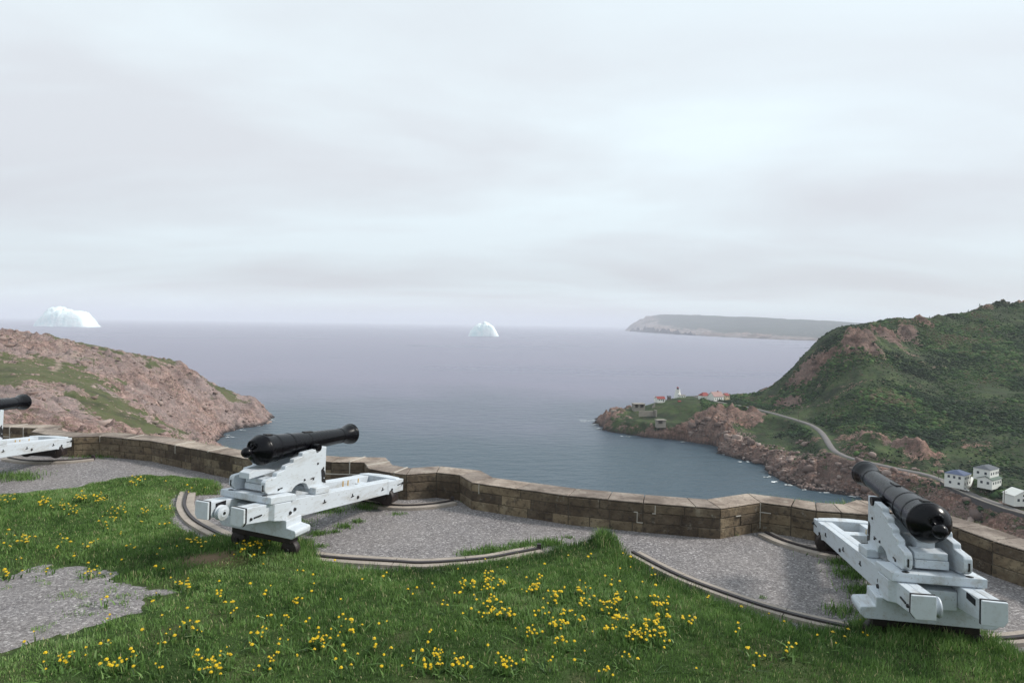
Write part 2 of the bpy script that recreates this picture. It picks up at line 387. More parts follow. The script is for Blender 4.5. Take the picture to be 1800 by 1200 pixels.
def make_land(name, rock_cols, grass_cols, scale=1.0, bdist=1.2, bed=(-.35, .22)):
    """attribute 'rock' 0..1 from the modelled slope and outcrops, broken up by noise"""
    m, t, b = mat(name); o = geo_pos(t)
    n = noise(t, o, .05 * scale, 6, .62, .4); n2 = noise(t, o, .25 * scale, 6, .68, .3); n3 = noise(t, o, 1.1 * scale, 5, .65)
    strat = noise(t, mapping(t, o, (.25, .25, 1.6), (.5, .25, 0)), .3 * scale, 5, .6, .6)
    rc = ramp(t, n2, [(.28, rock_cols[0]), (.5, rock_cols[1]), (.72, rock_cols[2])])
    rc = mixc(t, math_(t, 'MULTIPLY', ramp(t, strat, [(.46, (0, 0, 0)), (.60, (1, 1, 1))]), .45), rc, rock_cols[0])
    rc = mixc(t, math_(t, 'MULTIPLY', ramp(t, n3, [(.54, (0, 0, 0)), (.66, (1, 1, 1))]), .5), rc, rock_cols[3])
    crk = math_(t, 'ABSOLUTE', math_(t, 'SUBTRACT', noise(t, mapping(t, o, (1, 1, .45), (.3, .2, .4)), .16 * scale, 5, .7, 1.2), .5))
    rc = mixc(t, math_(t, 'MULTIPLY', ramp(t, crk, [(.0, (1, 1, 1)), (.028, (0, 0, 0))]), .8), rc, tuple(x * .32 for x in rock_cols[0]))
    mo = noise(t, o, .6 * scale, 5, .7)
    rc = mixc(t, math_(t, 'MULTIPLY', ramp(t, mo, [(.53, (0, 0, 0)), (.62, (1, 1, 1))]), .65), rc, grass_cols[1])
    gc = ramp(t, n, [(.34, grass_cols[0]), (.5, grass_cols[1]), (.64, grass_cols[2])])
    gc = mixc(t, math_(t, 'MULTIPLY', ramp(t, n2, [(.48, (0, 0, 0)), (.62, (1, 1, 1))]), .5), gc, grass_cols[3])
    stk = noise(t, mapping(t, o, (bed[1], 1, .6), (0, 0, bed[0])), .13 * scale, 5, .62, .5)
    rc = mixc(t, math_(t, 'MULTIPLY', ramp(t, stk, [(.40, (1, 1, 1)), (.52, (0, 0, 0))]), .55), rc, rock_cols[0])
    k = math_(t, 'ADD', math_(t, 'ADD', attr(t, 'rock'), math_(t, 'MULTIPLY_ADD', stk, 1.6, -.8)), math_(t, 'MULTIPLY_ADD', n2, 1.7, -.85))
    k = math_(t, 'ADD', k, math_(t, 'MULTIPLY_ADD', n3, 1.0, -.5))
    k = ramp(t, k, [(.42, (0, 0, 0)), (.58, (1, 1, 1))])
    rc = mixc(t, math_(t, 'MULTIPLY', ramp(t, noise(t, mapping(t, o, loc=(40, 9, 3)), .022 * scale, 4, .6), [(.42, (0, 0, 0)), (.58, (1, 1, 1))]), .42), rc, mixc(t, n3, tuple(rock_cols[1][i] * (.62, .78, .88)[i] for i in range(3)), tuple(rock_cols[2][i] * (.68, .85, .96)[i] for i in range(3))))
    c = mixc(t, k, gc, rc)
    c = mixc(t, math_(t, 'MULTIPLY', attr(t, 'path'), .8), c, (.34, .26, .22))
    c = mixc(t, attr(t, 'wet'), c, (.030, .024, .024))
    t.links.new(c, b.inputs['Base Color']); b.inputs['Roughness'].default_value = .95; b.inputs['Specular IOR Level'].default_value = .15
    bump(t, b, math_(t, 'MULTIPLY_ADD', n3, .45, math_(t, 'ADD', math_(t, 'ADD', n2, stk), strat)), .85, bdist * 1.3)
    return m
PINK = ((.13, .085, .076), (.34, .225, .195), (.50, .36, .32), (.60, .47, .42))
BROWN = ((.070, .042, .034), (.245, .138, .106), (.40, .255, .205), (.50, .35, .29))
M_LAND_L = make_land('pink_sandstone_and_heath', PINK, ((.052, .060, .030), (.085, .100, .040), (.115, .118, .060), (.13, .10, .07)))
M_LAND_R = make_land('brown_cliff_and_scrub', BROWN, ((.020, .032, .016), (.036, .058, .024), (.072, .104, .038), (.070, .056, .040)), bed=(1.1, .3))
M_LAND_F = make_land('far_cape_rock_and_scrub', ((.05, .04, .04), (.30, .22, .19), (.50, .38, .33), (.6, .48, .42)), ((.018, .028, .024), (.028, .042, .032), (.045, .058, .038), (.035, .035, .03)), .08, 12)

def make_sea():
    m, t, b = mat('sea_water'); o = geo_pos(t)
    w1 = noise(t, mapping(t, o, (1, 2.2, 1), (0, 0, .12)), .055, 4, .55)
    w2 = noise(t, mapping(t, o, (1, 2.0, 1), (0, 0, -.1)), .28, 4, .6)
    w3 = noise(t, mapping(t, o, (.25, 1, 1), (0, 0, .05)), .004, 4, .55, .6)
    c = ramp(t, w3, [(.35, (.135, .132, .195)), (.55, (.160, .150, .215)), (.72, (.185, .170, .235))])
    # teal near, violet far: distance haze and sky sheen painted into the base colour
    sp = N(t, 'ShaderNodeSeparateXYZ'); t.links.new(o, sp.inputs[0])
    far_ = N(t, 'ShaderNodeMapRange', inp={'From Min': 380.0, 'From Max': 1150.0}); far_.interpolation_type = 'SMOOTHERSTEP'
    t.links.new(math_(t, 'ADD', sp.outputs[1], math_(t, 'MULTIPLY_ADD', noise(t, o, .003, 3, .5), 900, -450)), far_.inputs['Value'])
    c = mixc(t, far_.outputs[0], (.036, .068, .092), c)
    t.links.new(c, b.inputs['Base Color']); b.inputs['IOR'].default_value = 1.333
    t.links.new(math_(t, 'MULTIPLY_ADD', w3, .10, .24), b.inputs['Roughness'])
    bump(t, b, math_(t, 'MULTIPLY_ADD', w2, .35, w1), .9, 2.4)
    return m
M_SEA = make_sea()
M_FOAM = simple('sea_foam', (.75, .78, .78), .8, .1, 2, 0)
def make_ice():
    m, t, b = mat('glacier_ice'); o = objco(t)
    n = noise(t, o, .02, 6, .6, .4); n2 = noise(t, mapping(t, o, (1, 1, 3)), .03, 5, .6)
    c = ramp(t, n, [(.35, (.70, .87, .87)), (.55, (.85, .94, .93)), (.8, (.93, .96, .96))])
    t.links.new(c, b.inputs['Base Color']); b.inputs['Roughness'].default_value = .7
    bump(t, b, math_(t, 'ADD', n, n2), .6, 8)
    return m
M_ICE = make_ice()
M_ROAD = simple('worn_asphalt_road', (.165, .152, .148), .9, .25, .3, .2, .05, True)
M_WALLP = simple('white_clapboard', (.74, .74, .70), .7, .08, 1.5, .2, .03)
M_CONC = simple('weathered_concrete', (.27, .245, .21), .9, .3, .6, .4, .1)
M_SEAWALL = simple('dark_sea_wall_concrete', (.085, .080, .082), .9, .3, .4, .4, .1)
M_DARK = simple('dark_opening', (.015, .015, .018), .6, .1, 3, 0)
M_GLASS = simple('window_glass', (.05, .06, .075), .15, .1, 3, 0)
M_RED = simple('red_painted_roof', (.24, .05, .045), .6, .2, 1, .2, .03)
M_PINKROOF = simple('faded_red_roof', (.34, .22, .205), .7, .2, 1, .2, .03)
M_GREYROOF = simple('grey_shingle_roof', (.10, .11, .125), .8, .25, 1.2, .2, .03)
M_BLUEROOF = simple('blue_grey_roof', (.075, .10, .17), .7, .2, 1.2, .2, .03)
M_GREENROOF = simple('grey_green_roof', (.11, .15, .125), .8, .2, 1.2, .2, .03)
M_YELLOW = simple('cream_clapboard', (.62, .52, .36), .7, .1, 1.5, .2, .03)
M_POLE = simple('weathered_pole_wood', (.14, .11, .09), .9, .2, 2, 0)
def make_bush():
    m, t, b = mat('scrub_leaves'); ti = attr(t, 'tint')
    c = ramp(t, ti, [(0, (.009, .019, .010)), (.35, (.017, .036, .015)), (.65, (.036, .074, .024)), (.85, (.075, .135, .040)), (1, (.10, .072, .050))])
    t.links.new(c, b.inputs['Base Color']); b.inputs['Roughness'].default_value = .9; b.inputs['Specular IOR Level'].default_value = .15
    return m
M_BUSH = make_bush()
def make_boulder():
    m, t, b = mat('shore_boulder'); o = geo_pos(t); ti = attr(t, 'tint')
    n = noise(t, o, .8, 5, .65)
    c = ramp(t, ti, [(0, (.12, .085, .075)), (.5, (.26, .18, .15)), (1, (.42, .33, .29))])
    c = mixc(t, math_(t, 'MULTIPLY', n, .5), c, (.08, .06, .055))
    t.links.new(c, b.inputs['Base Color']); b.inputs['Roughness'].default_value = .95
    bump(t, b, n, .6, .4)
    return m
M_BOULDER = make_boulder()
# ================================================================== SEA, HAZE
me = np_mesh('sea', [(-80000, -6000, SEA), (80000, -6000, SEA), (80000, 90000, SEA), (-80000, 90000, SEA)], [[(0, 1, 2, 3)]])
tag(link('sea', me, M_SEA), kind='structure')

# ================================================================== LAND
def pts3(lst):
    """control points above sea level: ('z',px,py,h) on a known height, ('d',px,py,depth) at a known distance, ('w',x,y,h) in the world"""
    out = []
    for k, a, b_, c_ in lst:
        if k == 'z': x, y = sea_pt(a, b_, c_); out.append((x, y, c_))
        elif k == 'd': x, y, z = at_depth(a, b_, c_); out.append((x, y, z - SEA))
        else: out.append((a, b_, c_))
    return out
def azd(px, dep):
    return ((px - 900) / F_PX * dep, dep)

ROAD_PX = [(1222, 697, 26), (1245, 703, 25.6), (1275, 709, 25.2), (1300, 713, 25), (1330, 719, 24.6), (1365, 728, 24), (1400, 738, 23), (1428, 748, 22), (1446, 762, 21), (1463, 788, 19.3), (1480, 799, 18.7), (1500, 806, 18.2),
           (1540, 815, 17.2), (1580, 824, 16.5), (1620, 832, 16), (1652, 842, 15.5), (1685, 858, 15), (1725, 875, 14.6), (1765, 889, 14.2), (1810, 905, 13.8), (1900, 935, 13)]
ROAD = [(*sea_pt(a, b_, h), h) for a, b_, h in ROAD_PX]
def catmull(P, n=8):
    P = [np.array(p, float) for p in P]; out = []
    for i in range(len(P) - 1):
        p0 = P[max(i - 1, 0)]; p1 = P[i]; p2 = P[i + 1]; p3 = P[min(i + 2, len(P) - 1)]
        for k in range(n):
            t = k / n; out.append(.5 * ((2 * p1) + (-p0 + p2) * t + (2 * p0 - 5 * p1 + 4 * p2 - p3) * t * t + (-p0 + 3 * p1 - 3 * p2 + p3) * t ** 3))
    out.append(P[-1]); return out
ROAD_S = np.array(catmull(ROAD, 8))

def seg_dist(X, Y, L):
    """distance to polyline L (n,3) and its height there"""
    best = np.full(X.shape, 1e9); H = np.zeros(X.shape)
    for i in range(len(L) - 1):
        a, b_ = L[i, :2], L[i + 1, :2]; ab = b_ - a; q = ab @ ab + 1e-9
        t = np.clip(((X - a[0]) * ab[0] + (Y - a[1]) * ab[1]) / q, 0, 1)
        d = np.hypot(X - a[0] - t * ab[0], Y - a[1] - t * ab[1]); m = d < best
        best = np.where(m, d, best); H = np.where(m, L[i, 2] + t * (L[i + 1, 2] - L[i, 2]), H)
    return best, H

def land(name, material, box_, cell, shore, ctrl, steep, rock_fn, amp=1.0, road=None, post=None, paths=None, c=15.0, rough_scale=1.0, crags=None, bed=(-.35, .22)):
    x0, x1, y0, y1 = box_
    xs = np.arange(x0, x1 + cell, cell); ys = np.arange(y0, y1 + cell, cell)
    X, Y = np.meshgrid(xs, ys, indexing='ij')
    s = rough_scale
    # a ragged shore: bend the outline with noise
    wx = (fbm(X / (22 * s), Y / (22 * s), 4, .6, 3.) - .5) * 15 * s; wy = (fbm(X / (22 * s), Y / (22 * s), 4, .6, 5.) - .5) * 15 * s
    d = poly_sdf(X + wx, Y + wy, shore)
    H = rbf_fit(pts3(ctrl), c)(X, Y)
    # cliffs rise from the shore; gullies cut them
    g = ridged(X / (26 * s), Y / (26 * s), 4, 2.); arc = poly_arc(X + wx, Y + wy, shore)
    rib = 1 - np.abs(2 * vn(arc / (7.5 * s) + .6 * vn(X / 8, Y / 8), arc * 0 + 3.3) - 1); rib2 = 1 - np.abs(2 * vn(arc / (3.1 * s), arc * 0 + 9.1) - 1)
    cliff = steep * np.maximum(d, 0) ** .92 * (.30 + .8 * g + .45 * rib + .2 * rib2) + .8 * sstep(0, 3, d)
    raw = np.minimum(H, cliff)
    k = 5.0 * s; raw = -k * np.log(np.exp(-np.clip(H / k, -60, 60)) + np.exp(-np.clip(cliff / k, -60, 60)))
    raw = np.where(d > 0, np.maximum(raw, .25 * np.minimum(d, 3)), d * .8)
    gx, gy = np.gradient(raw, cell); slope = np.hypot(gx, gy)
    wd, wh = worley(X / (9 * s), Y / (9 * s)); wd2, wh2 = worley(X / (3.6 * s) + 31, Y / (3.6 * s) + 7)
    rock = rock_fn(X, Y, raw, slope, d)
    rock = np.clip(rock, 0, 1)
    bumps = (rock * ((wh - .5) * 5.0 + (wh2 - .5) * 2.4 + (ridged(X / (17 * s) + Y / (40 * s), Y / (11 * s), 5, 4.) - .5) * 11) * s * amp
             + (fbm(X / (30 * s), Y / (30 * s), 4, .5, 1.) - .5) * 5 * s * amp * (1 - .3 * rock) + (fbm(X / (5 * s), Y / (5 * s), 3, .5, 8.) - .5) * 1.3 * s * amp)
    str_ = ridged((X * math.cos(bed[0]) + Y * math.sin(bed[0])) / (46 * s), (-X * math.sin(bed[0]) + Y * math.cos(bed[0])) / (9 * s), 4, 6.)
    bumps = bumps + rock * (np.clip(str_, .3, .9) - .6) * 9 * s * amp
    H2 = raw + bumps * sstep(0, 9 * s, d) * np.where(d > 0, 1, 0)
    if crags is not None: H2 = H2 + crags(X, Y)
    pth = np.zeros_like(H2)
    if road is not None:
        rd, rh = seg_dist(X, Y, road); w = 1 - sstep(4.2, 13, rd); H2 = H2 * (1 - w) + (rh - .25) * w
        rock = rock * (1 - .5 * (1 - sstep(3, 8, rd)))
    if paths is not None:
        for P_ in paths:
            pd, _ = seg_dist(X, Y, P_); pth = np.maximum(pth, 1 - sstep(.5, 1.9, pd + (fbm(X / 4, Y / 4, 2) - .5) * 2))
    if post is not None: H2, rock = post(X, Y, H2, rock, d)
    wet = (1 - sstep(1.2, 3.0, H2 + (fbm(X / 6, Y / 6, 3) - .5) * 2)) * np.where(d > -4, 1, 0)
    g1, g2_ = np.gradient(H2, cell); g0 = np.hypot(g1, g2_) + 1e-6
    Nz = (fbm(arc / (4.5 * s), H2 / (3.4 * s), 4, .6, 3.) - .5) * 5 + (worley(arc / (6 * s), H2 / (4.5 * s))[1] - .5) * 3.2 + (fbm(X / (6 * s), Y / (6 * s), 3, .6, 2.) - .5) * 2.5
    off = Nz * np.clip(rock, 0, 1) * np.clip(np.hypot(gx, gy), 0, 1.4) * .9 * s * amp * sstep(0, 5 * s, d)
    XX = X - g1 / g0 * off; YY = Y - g2_ / g0 * off
    V = np.stack([XX, YY, H2 + SEA], -1).reshape(-1, 3)
    keep = (d > -12 * s)
    F = grid_faces(len(xs), len(ys), keep)
    used = np.zeros(len(V), bool); used[F.ravel()] = True
    idx = np.cumsum(used) - 1
    me = np_mesh(name, V[used], [idx[F]], smooth=True, attrs={'rock': rock.ravel()[used], 'path': pth.ravel()[used], 'wet': wet.ravel()[used]})
    o = link(name, me, material); tag(o, kind='structure')
    def height(x, y):
        fx = np.clip((np.asarray(x, float) - x0) / cell, 0, len(xs) - 1.001); fy = np.clip((np.asarray(y, float) - y0) / cell, 0, len(ys) - 1.001)
        i = fx.astype(int); j = fy.astype(int); u = fx - i; v = fy - j
        return (H2[i, j] * (1 - u) * (1 - v) + H2[i + 1, j] * u * (1 - v) + H2[i, j + 1] * (1 - u) * v + H2[i + 1, j + 1] * u * v) + SEA
    def look(A, x, y):
        i = np.clip(((np.asarray(x, float) - x0) / cell).astype(int), 0, len(xs) - 1); j = np.clip(((np.asarray(y, float) - y0) / cell).astype(int), 0, len(ys) - 1)
        return A[i, j]
    return o, height, (lambda x, y: look(rock, x, y)), (lambda x, y: look(d, x, y))

# ---- right: promontory with the lighthouse and the hill behind it
shore_r = [sea_pt(*p) for p in [(1046, 743), (1062, 756), (1100, 764), (1150, 769), (1200, 776), (1252, 783), (1266, 789), (1264, 797), (1300, 807), (1340, 817), (1352, 836), (1390, 851), (1420, 860), (1470, 866), (1515, 874), (1560, 900), (1640, 950), (1720, 985), (1820, 1015)]]
shore_r += [(330, 215), (430, 160), (900, 100), (900, 1050), azd(1750, 1050), azd(1560, 900), azd(1470, 830), azd(1400, 780), azd(1300, 745), azd(1240, 735), azd(1170, 725), azd(1110, 705), azd(1070, 685), azd(1046, 668)]
ctrl_r = [('z', 1060, 735, 5), ('z', 1078, 726, 13), ('z', 1100, 722, 16), ('z', 1130, 727, 15), ('z', 1130, 716, 18), ('z', 1160, 710, 22), ('z', 1160, 738, 13), ('z', 1192, 698, 26.5), ('z', 1192, 712, 24), ('z', 1190, 740, 13), ('z', 1215, 738, 14),
          ('z', 1228, 700, 26), ('z', 1255, 704, 26), ('z', 1235, 718, 24), ('z', 1250, 740, 19), ('z', 1275, 715, 24.5), ('z', 1290, 735, 20), ('z', 1320, 722, 24.5), ('z', 1290, 768, 9), ('z', 1310, 752, 13), ('z', 1350, 748, 16), ('z', 1340, 785, 8), ('z', 1380, 765, 14),
          ('z', 1390, 815, 6), ('z', 1420, 790, 12), ('z', 1420, 830, 7), ('z', 1460, 825, 10), ('z', 1480, 848, 5), ('z', 1530, 850, 7), ('z', 1560, 840, 12), ('z', 1620, 870, 8), ('z', 1620, 850, 13), ('z', 1700, 905, 6), ('z', 1740, 915, 6.5), ('z', 1800, 940, 6.5), ('z', 1760, 905, 9)]
ctrl_r += [('w', a[0], a[1], a[2]) for a in ROAD]
ctrl_r += [('d', 1300, 693, 690), ('d', 1350, 683, 685), ('d', 1350, 702, 645), ('d', 1378, 660, 680), ('d', 1405, 636, 665), ('d', 1400, 690, 600), ('d', 1400, 718, 562), ('d', 1422, 614, 655), ('d', 1438, 599, 650), ('d', 1440, 650, 590), ('d', 1445, 700, 548), ('d', 1445, 733, 520),
           ('d', 1462, 582, 650), ('d', 1478, 573, 660), ('d', 1490, 600, 590), ('d', 1500, 640, 562), ('d', 1500, 700, 510), ('d', 1500, 755, 455), ('d', 1530, 567, 672), ('d', 1580, 560, 685), ('d', 1560, 600, 620), ('d', 1620, 557, 695), ('d', 1655, 558, 700), ('d', 1600, 605, 630), ('d', 1600, 660, 555),
           ('d', 1600, 720, 472), ('d', 1600, 780, 410), ('d', 1670, 555, 715), ('d', 1700, 552, 722), ('d', 1735, 540, 728), ('d', 1762, 535, 730), ('d', 1800, 538, 735), ('d', 1900, 520, 745), ('d', 2050, 510, 760), ('d', 1700, 590, 655), ('d', 1700, 640, 582), ('d', 1700, 700, 500), ('d', 1700, 760, 430), ('d', 1700, 820, 370),
           ('d', 1800, 575, 655), ('d', 1800, 625, 580), ('d', 1800, 700, 475), ('d', 1800, 780, 390), ('d', 1800, 850, 332), ('d', 1950, 620, 600), ('d', 1950, 740, 440), ('d', 1950, 860, 345), ('d', 2200, 560, 700), ('d', 2200, 760, 450)]
# the far side falls away behind the ridge
for px, dep, h in ((1300, 740, 4), (1350, 760, 12), (1400, 770, 22), (1440, 790, 30), (1480, 810, 45), (1530, 860, 55), (1600, 900, 60), (1700, 950, 60), (1800, 980, 60), (2000, 1000, 60), (1240, 715, 16), (1180, 705, 14), (1120, 690, 8), (1075, 668, 6)):
    ctrl_r.append(('w', *azd(px, dep), h))
OUTCROPS_R = [at_depth(*a) for a in [(1500, 598, 615), (1520, 610, 610), (1560, 588, 650), (1580, 575, 670), (1590, 590, 650), (1615, 575, 670), (1605, 600, 640), (1655, 562, 695), (1500, 618, 590), (1530, 632, 580), (1440, 650, 600), (1760, 533, 725), (1735, 545, 715), (1795, 535, 728), (1540, 590, 640), (1550, 605, 630), (1570, 612, 622), (1630, 580, 670), (1515, 625, 585), (1490, 625, 580), (1415, 665, 620), (1380, 690, 630), (1345, 705, 640), (1375, 710, 590), (1390, 716, 575), (1700, 600, 640), (1540, 800, 420), (1600, 805, 395), (1640, 812, 385)]]
def rock_r(X, Y, H, S, d):
    r = sstep(.8, 1.5, S) * .25 + (1 - sstep(6, 30, d)) * .95 - .12
    # hillside of scrub
    r = r + (fbm(X / 45, Y / 45, 4, .55, 2.) - .56) * 1.6
    for (a, b_, z_) in OUTCROPS_R:
        q = ((X - a) / 10) ** 2 + ((Y - b_) / 14) ** 2; r = r + .75 * np.exp(-q)
    for px, py, h, sx, sy, a in ((1250, 745, 14, 20, 26, 1.1), (1215, 748, 9, 16, 12, 1.0), (1285, 735, 19, 16, 16, .9), (1325, 732, 22, 14, 14, .9), (1345, 690, 27, 14, 20, .8), (1365, 762, 14, 18, 16, -.9), (1330, 757, 14, 12, 10, -.7), (1410, 770, 15, 14, 14, -.8), (1430, 805, 10, 12, 14, -.5)):
        gx, gy = sea_pt(px, py, h); r = r + a * np.exp(-((X - gx) / sx) ** 2 - ((Y - gy) / sy) ** 2)
    r = r + (fbm(X / 11, Y / 11, 3, .6, 5.) - .5) * .9
    # green terrace under the lighthouse
    gx, gy = sea_pt(1192, 727, 20); r = r - 1.6 * np.exp(-((X - gx) / 26) ** 2 - ((Y - gy) / 22) ** 2)
    # rubble between road and shore
    rd, _ = seg_dist(X, Y, ROAD_S); low = (H < 17) & (Y < 480); r = r + np.where(low, .35, 0) + .45 * sstep(345, 300, Y) * (H < 15) + .5 * np.exp(-(rd / 15) ** 2) * (Y < 480) + .25 * np.exp(-(rd / 15) ** 2) * (Y >= 480)
    return r
def crags_r(X, Y):
    h = 0
    for k, (a, b_, z_) in enumerate(OUTCROPS_R):
        w = worley(X / 5 + k, Y / 5)[1]; h = h + (1.5 + 1.8 * w) * sstep(1.25, .55, np.sqrt(((X - a) / 8) ** 2 + ((Y - b_) / 9) ** 2) + (fbm(X / 6, Y / 6, 3, .6, k) - .5) * .9)
    return h
land_r, H_R, ROCK_R, D_R = land('headland_hill', M_LAND_R, (70, 640, 180, 900), 1.5, shore_r, ctrl_r, 2.0, rock_r, amp=.95, road=ROAD_S, crags=crags_r, bed=(1.1, .3))

# ---- left: bare headland and the slope that carries the battery
shore_l = [sea_pt(*p) for p in [(474, 742), (455, 748), (430, 753), (402, 760), (386, 770), (378, 779), (385, 800), (425, 832)]]
shore_l += [(-130, 300), (-95, 235), (-40, 185), (40, 165), (110, 160), (180, 130), (240, 60), (260, -60), (-900, -60), (-900, 900), azd(0, 760), azd(150, 740), azd(300, 712), azd(400, 690), azd(460, 665), azd(482, 640)]
ctrl_l = [('d', 0, 587, 560), ('d', 60, 592, 560), ('d', 110, 596, 566), ('d', 180, 609, 576), ('d', 240, 624, 585), ('d', 310, 637, 596), ('d', 350, 664, 603), ('d', 390, 684, 606), ('d', 430, 706, 608), ('d', 458, 724, 612),
          ('d', 0, 610, 480), ('d', 80, 625, 480), ('d', 160, 640, 500), ('d', 230, 655, 520), ('d', 300, 680, 540), ('d', 350, 715, 560), ('d', 400, 735, 580), ('d', 0, 640, 400), ('d', 90, 650, 410), ('d', 160, 668, 425), ('d', 210, 688, 430), ('d', 260, 712, 455), ('d', 310, 742, 480), ('d', 350, 766, 495),
          ('d', 225, 703, 405), ('d', 270, 728, 430), ('d', 320, 756, 460),
          ('d', 0, 672, 330), ('d', 60, 668, 340), ('d', 130, 685, 340), ('d', 190, 706, 345), ('d', 240, 728, 360), ('d', 290, 750, 385), ('d', 335, 772, 410), ('d', 0, 705, 250), ('d', 70, 715, 250), ('d', 140, 730, 260), ('d', 200, 752, 275), ('d', 260, 775, 300),
          ('d', 0, 745, 180), ('d', 100, 758, 190), ('d', 180, 780, 205), ('d', 0, 780, 120), ('d', 200, 820, 120), ('d', 400, 850, 120),
          ('d', -200, 560, 560), ('d', -200, 640, 400), ('d', -200, 700, 250), ('d', -200, 760, 130), ('d', -500, 560, 500), ('d', -500, 700, 250),
          ('w', -30, 35, 88), ('w', 0, 30, 82), ('w', 20, 22, 82), ('w', 0, 70, 50), ('w', 60, 60, 40), ('w', -50, 80, 62), ('w', 0, 120, 20), ('w', 80, 110, 12), ('w', 0, 12, 95.6), ('w', -12, 16, 95.6), ('w', 8, 8, 95.6), ('w', 0, -20, 97), ('w', -40, 0, 97), ('w', 40, -30, 93), ('w', 45, 10, 70), ('w', 100, 20, 40),
          ('w', -80, 180, 48), ('w', -120, 260, 40), ('w', -150, 350, 28), ('w', *azd(300, 690), 12), ('w', *azd(150, 710), 25), ('w', *azd(0, 720), 40), ('w', *azd(400, 665), 8)]
def rock_l(X, Y, H, S, d):
    r = sstep(.45, .95, S) * .8 + (1 - sstep(8, 45, d)) * .8
    n = fbm(X / 60 + Y / 160, Y / 30, 4, .6, 6.)
    r = r + .22 + (n - .5) * 2.8 + .34 * sstep(430, 520, Y) + (fbm(X / 13, Y / 11, 3, .6, 2.) - .5) * 1.3
    r = r + .25 * sstep(300, 200, Y)
    for px, py, dep, sx, sy, a in ((230, 735, 345, 30, 50, -.9), (60, 650, 400, 36, 34, -.6), (20, 690, 300, 60, 14, .9), (70, 722, 245, 36, 16, 1.0), (160, 690, 335, 30, 10, .7), (150, 770, 210, 30, 12, .8), (130, 735, 262, 20, 14, -.6), (110, 640, 470, 40, 16, -.25), (30, 610, 480, 80, 36, .5), (60, 735, 200, 60, 22, .6), (40, 600, 530, 80, 20, .6), (290, 640, 585, 60, 14, -.5)):
        a0, b0, _ = at_depth(px, py, dep); r = r + a * np.exp(-((X - a0) / sx) ** 2 - ((Y - b0) / sy) ** 2)
    return r
def post_l(X, Y, H, rock, d):
    # the dark cleft between the green slope and the outer ridge
    cl = np.array([(*at_depth(*a)[:2], 0) for a in [(215, 690, 410), (235, 705, 415), (262, 722, 430), (290, 738, 445), (320, 755, 468), (352, 770, 492)]])
    cdist, _ = seg_dist(X, Y, cl); H = H - 9 * np.exp(-(cdist / 6.5) ** 2) * (Y > 300); rock = rock + .8 * np.exp(-(cdist / 9) ** 2)
    # level shelf of the battery
    near = np.hypot(X + 2, Y * 1.0 + 4); w = 1 - sstep(26, 40, near)
    lim = -.45 - SEA - np.maximum(0, (Y - (11.2 + np.where(X < 0, -X * .36, -X * .52)))) * .75
    H = np.where(near < 60, np.minimum(H, lim), H)
    H = H * (1 - w * (Y < 10)) + (w * (Y < 10)) * np.minimum(-.5 - SEA, H + 6)
    return H, np.clip(rock, 0, 1)
trail = [np.array([(*at_depth(*a)[:2], 0) for a in P_]) for P_ in ([(92, 655, 405), (100, 640, 440), (104, 625, 470), (125, 615, 495), (150, 612, 515)], [(104, 625, 470), (85, 622, 480), (70, 612, 500)], [(104, 622, 478), (108, 605, 530), (100, 598, 540)])]
land_l, H_L, ROCK_L, D_L = land('coastal_hillside', M_LAND_L, (-560, 260, -50, 760), 1.75, shore_l, ctrl_l, 1.7, rock_l, amp=.8, post=post_l, paths=trail)

# ---- the long cape far across the water
shore_f = [sea_pt(*p) for p in [(1099, 581), (1120, 584.5), (1150, 587), (1200, 589), (1250, 591.5), (1300, 593.5), (1350, 596), (1400, 598), (1450, 600), (1520, 603), (1700, 609), (1900, 616)]]
shore_f += [azd(1900, 12000), azd(1600, 13500), azd(1300, 15000), azd(1150, 14500), azd(1105, 13500)]
ctrl_f = [('d', 1104, 571, 12200), ('d', 1112, 562, 12000), ('d', 1126, 554, 11600), ('d', 1150, 553.5, 11200), ('d', 1180, 555, 10700), ('d', 1250, 558, 9800), ('d', 1330, 562, 9000), ('d', 1400, 566.5, 8400), ('d', 1450, 571, 8000), ('d', 1550, 573, 7800), ('d', 1800, 575, 7600), ('d', 1900, 575, 7600),
          ('d', 1150, 572, 9700), ('d', 1200, 572, 9000), ('d', 1250, 575, 8300), ('d', 1300, 578, 7500), ('d', 1350, 583, 7000), ('d', 1400, 587, 6600), ('d', 1450, 590, 6200),
          ('w', *azd(1126, 13000), 250), ('w', *azd(1250, 12500), 200), ('w', *azd(1400, 11500), 150), ('w', *azd(1800, 10500), 100)]
land_f, H_F, _, _ = land('far_cape', M_LAND_F, (2000, 7200, 3000, 15500), 60, shore_f, ctrl_f, .9, lambda X, Y, H, S, d: sstep(.30, .7, S) + (1 - sstep(150, 650, d)) * 1.0 + (fbm(X / 500, Y / 500, 4, .6, 2.) - .5) * 1.2, amp=.5, c=400, rough_scale=12)

# ---- road on the hillside, as a ribbon with a shoulder
def ribbon(name, L, w, h, material, drop=.5):
    V = []; Fq = []
    L = np.asarray(L)
    for i in range(len(L)):
        t = L[min(i + 1, len(L) - 1), :2] - L[max(i - 1, 0), :2]; t = t / (np.linalg.norm(t) + 1e-9); n = np.array([-t[1], t[0]])
        for s, dz in ((-w / 2 - .6, -drop), (-w / 2, h), (w / 2, h), (w / 2 + .6, -drop)):
            V.append((L[i, 0] + n[0] * s, L[i, 1] + n[1] * s, L[i, 2] + SEA + dz))
    for i in range(len(L) - 1):
        for k in range(3): Fq.append((i * 4 + k, i * 4 + 4 + k, i * 4 + 5 + k, i * 4 + 1 + k))
    return link(name, np_mesh(name, V, [Fq]), material)
tag(ribbon('road', ROAD_S, 3.5, .35, M_ROAD), kind='structure')

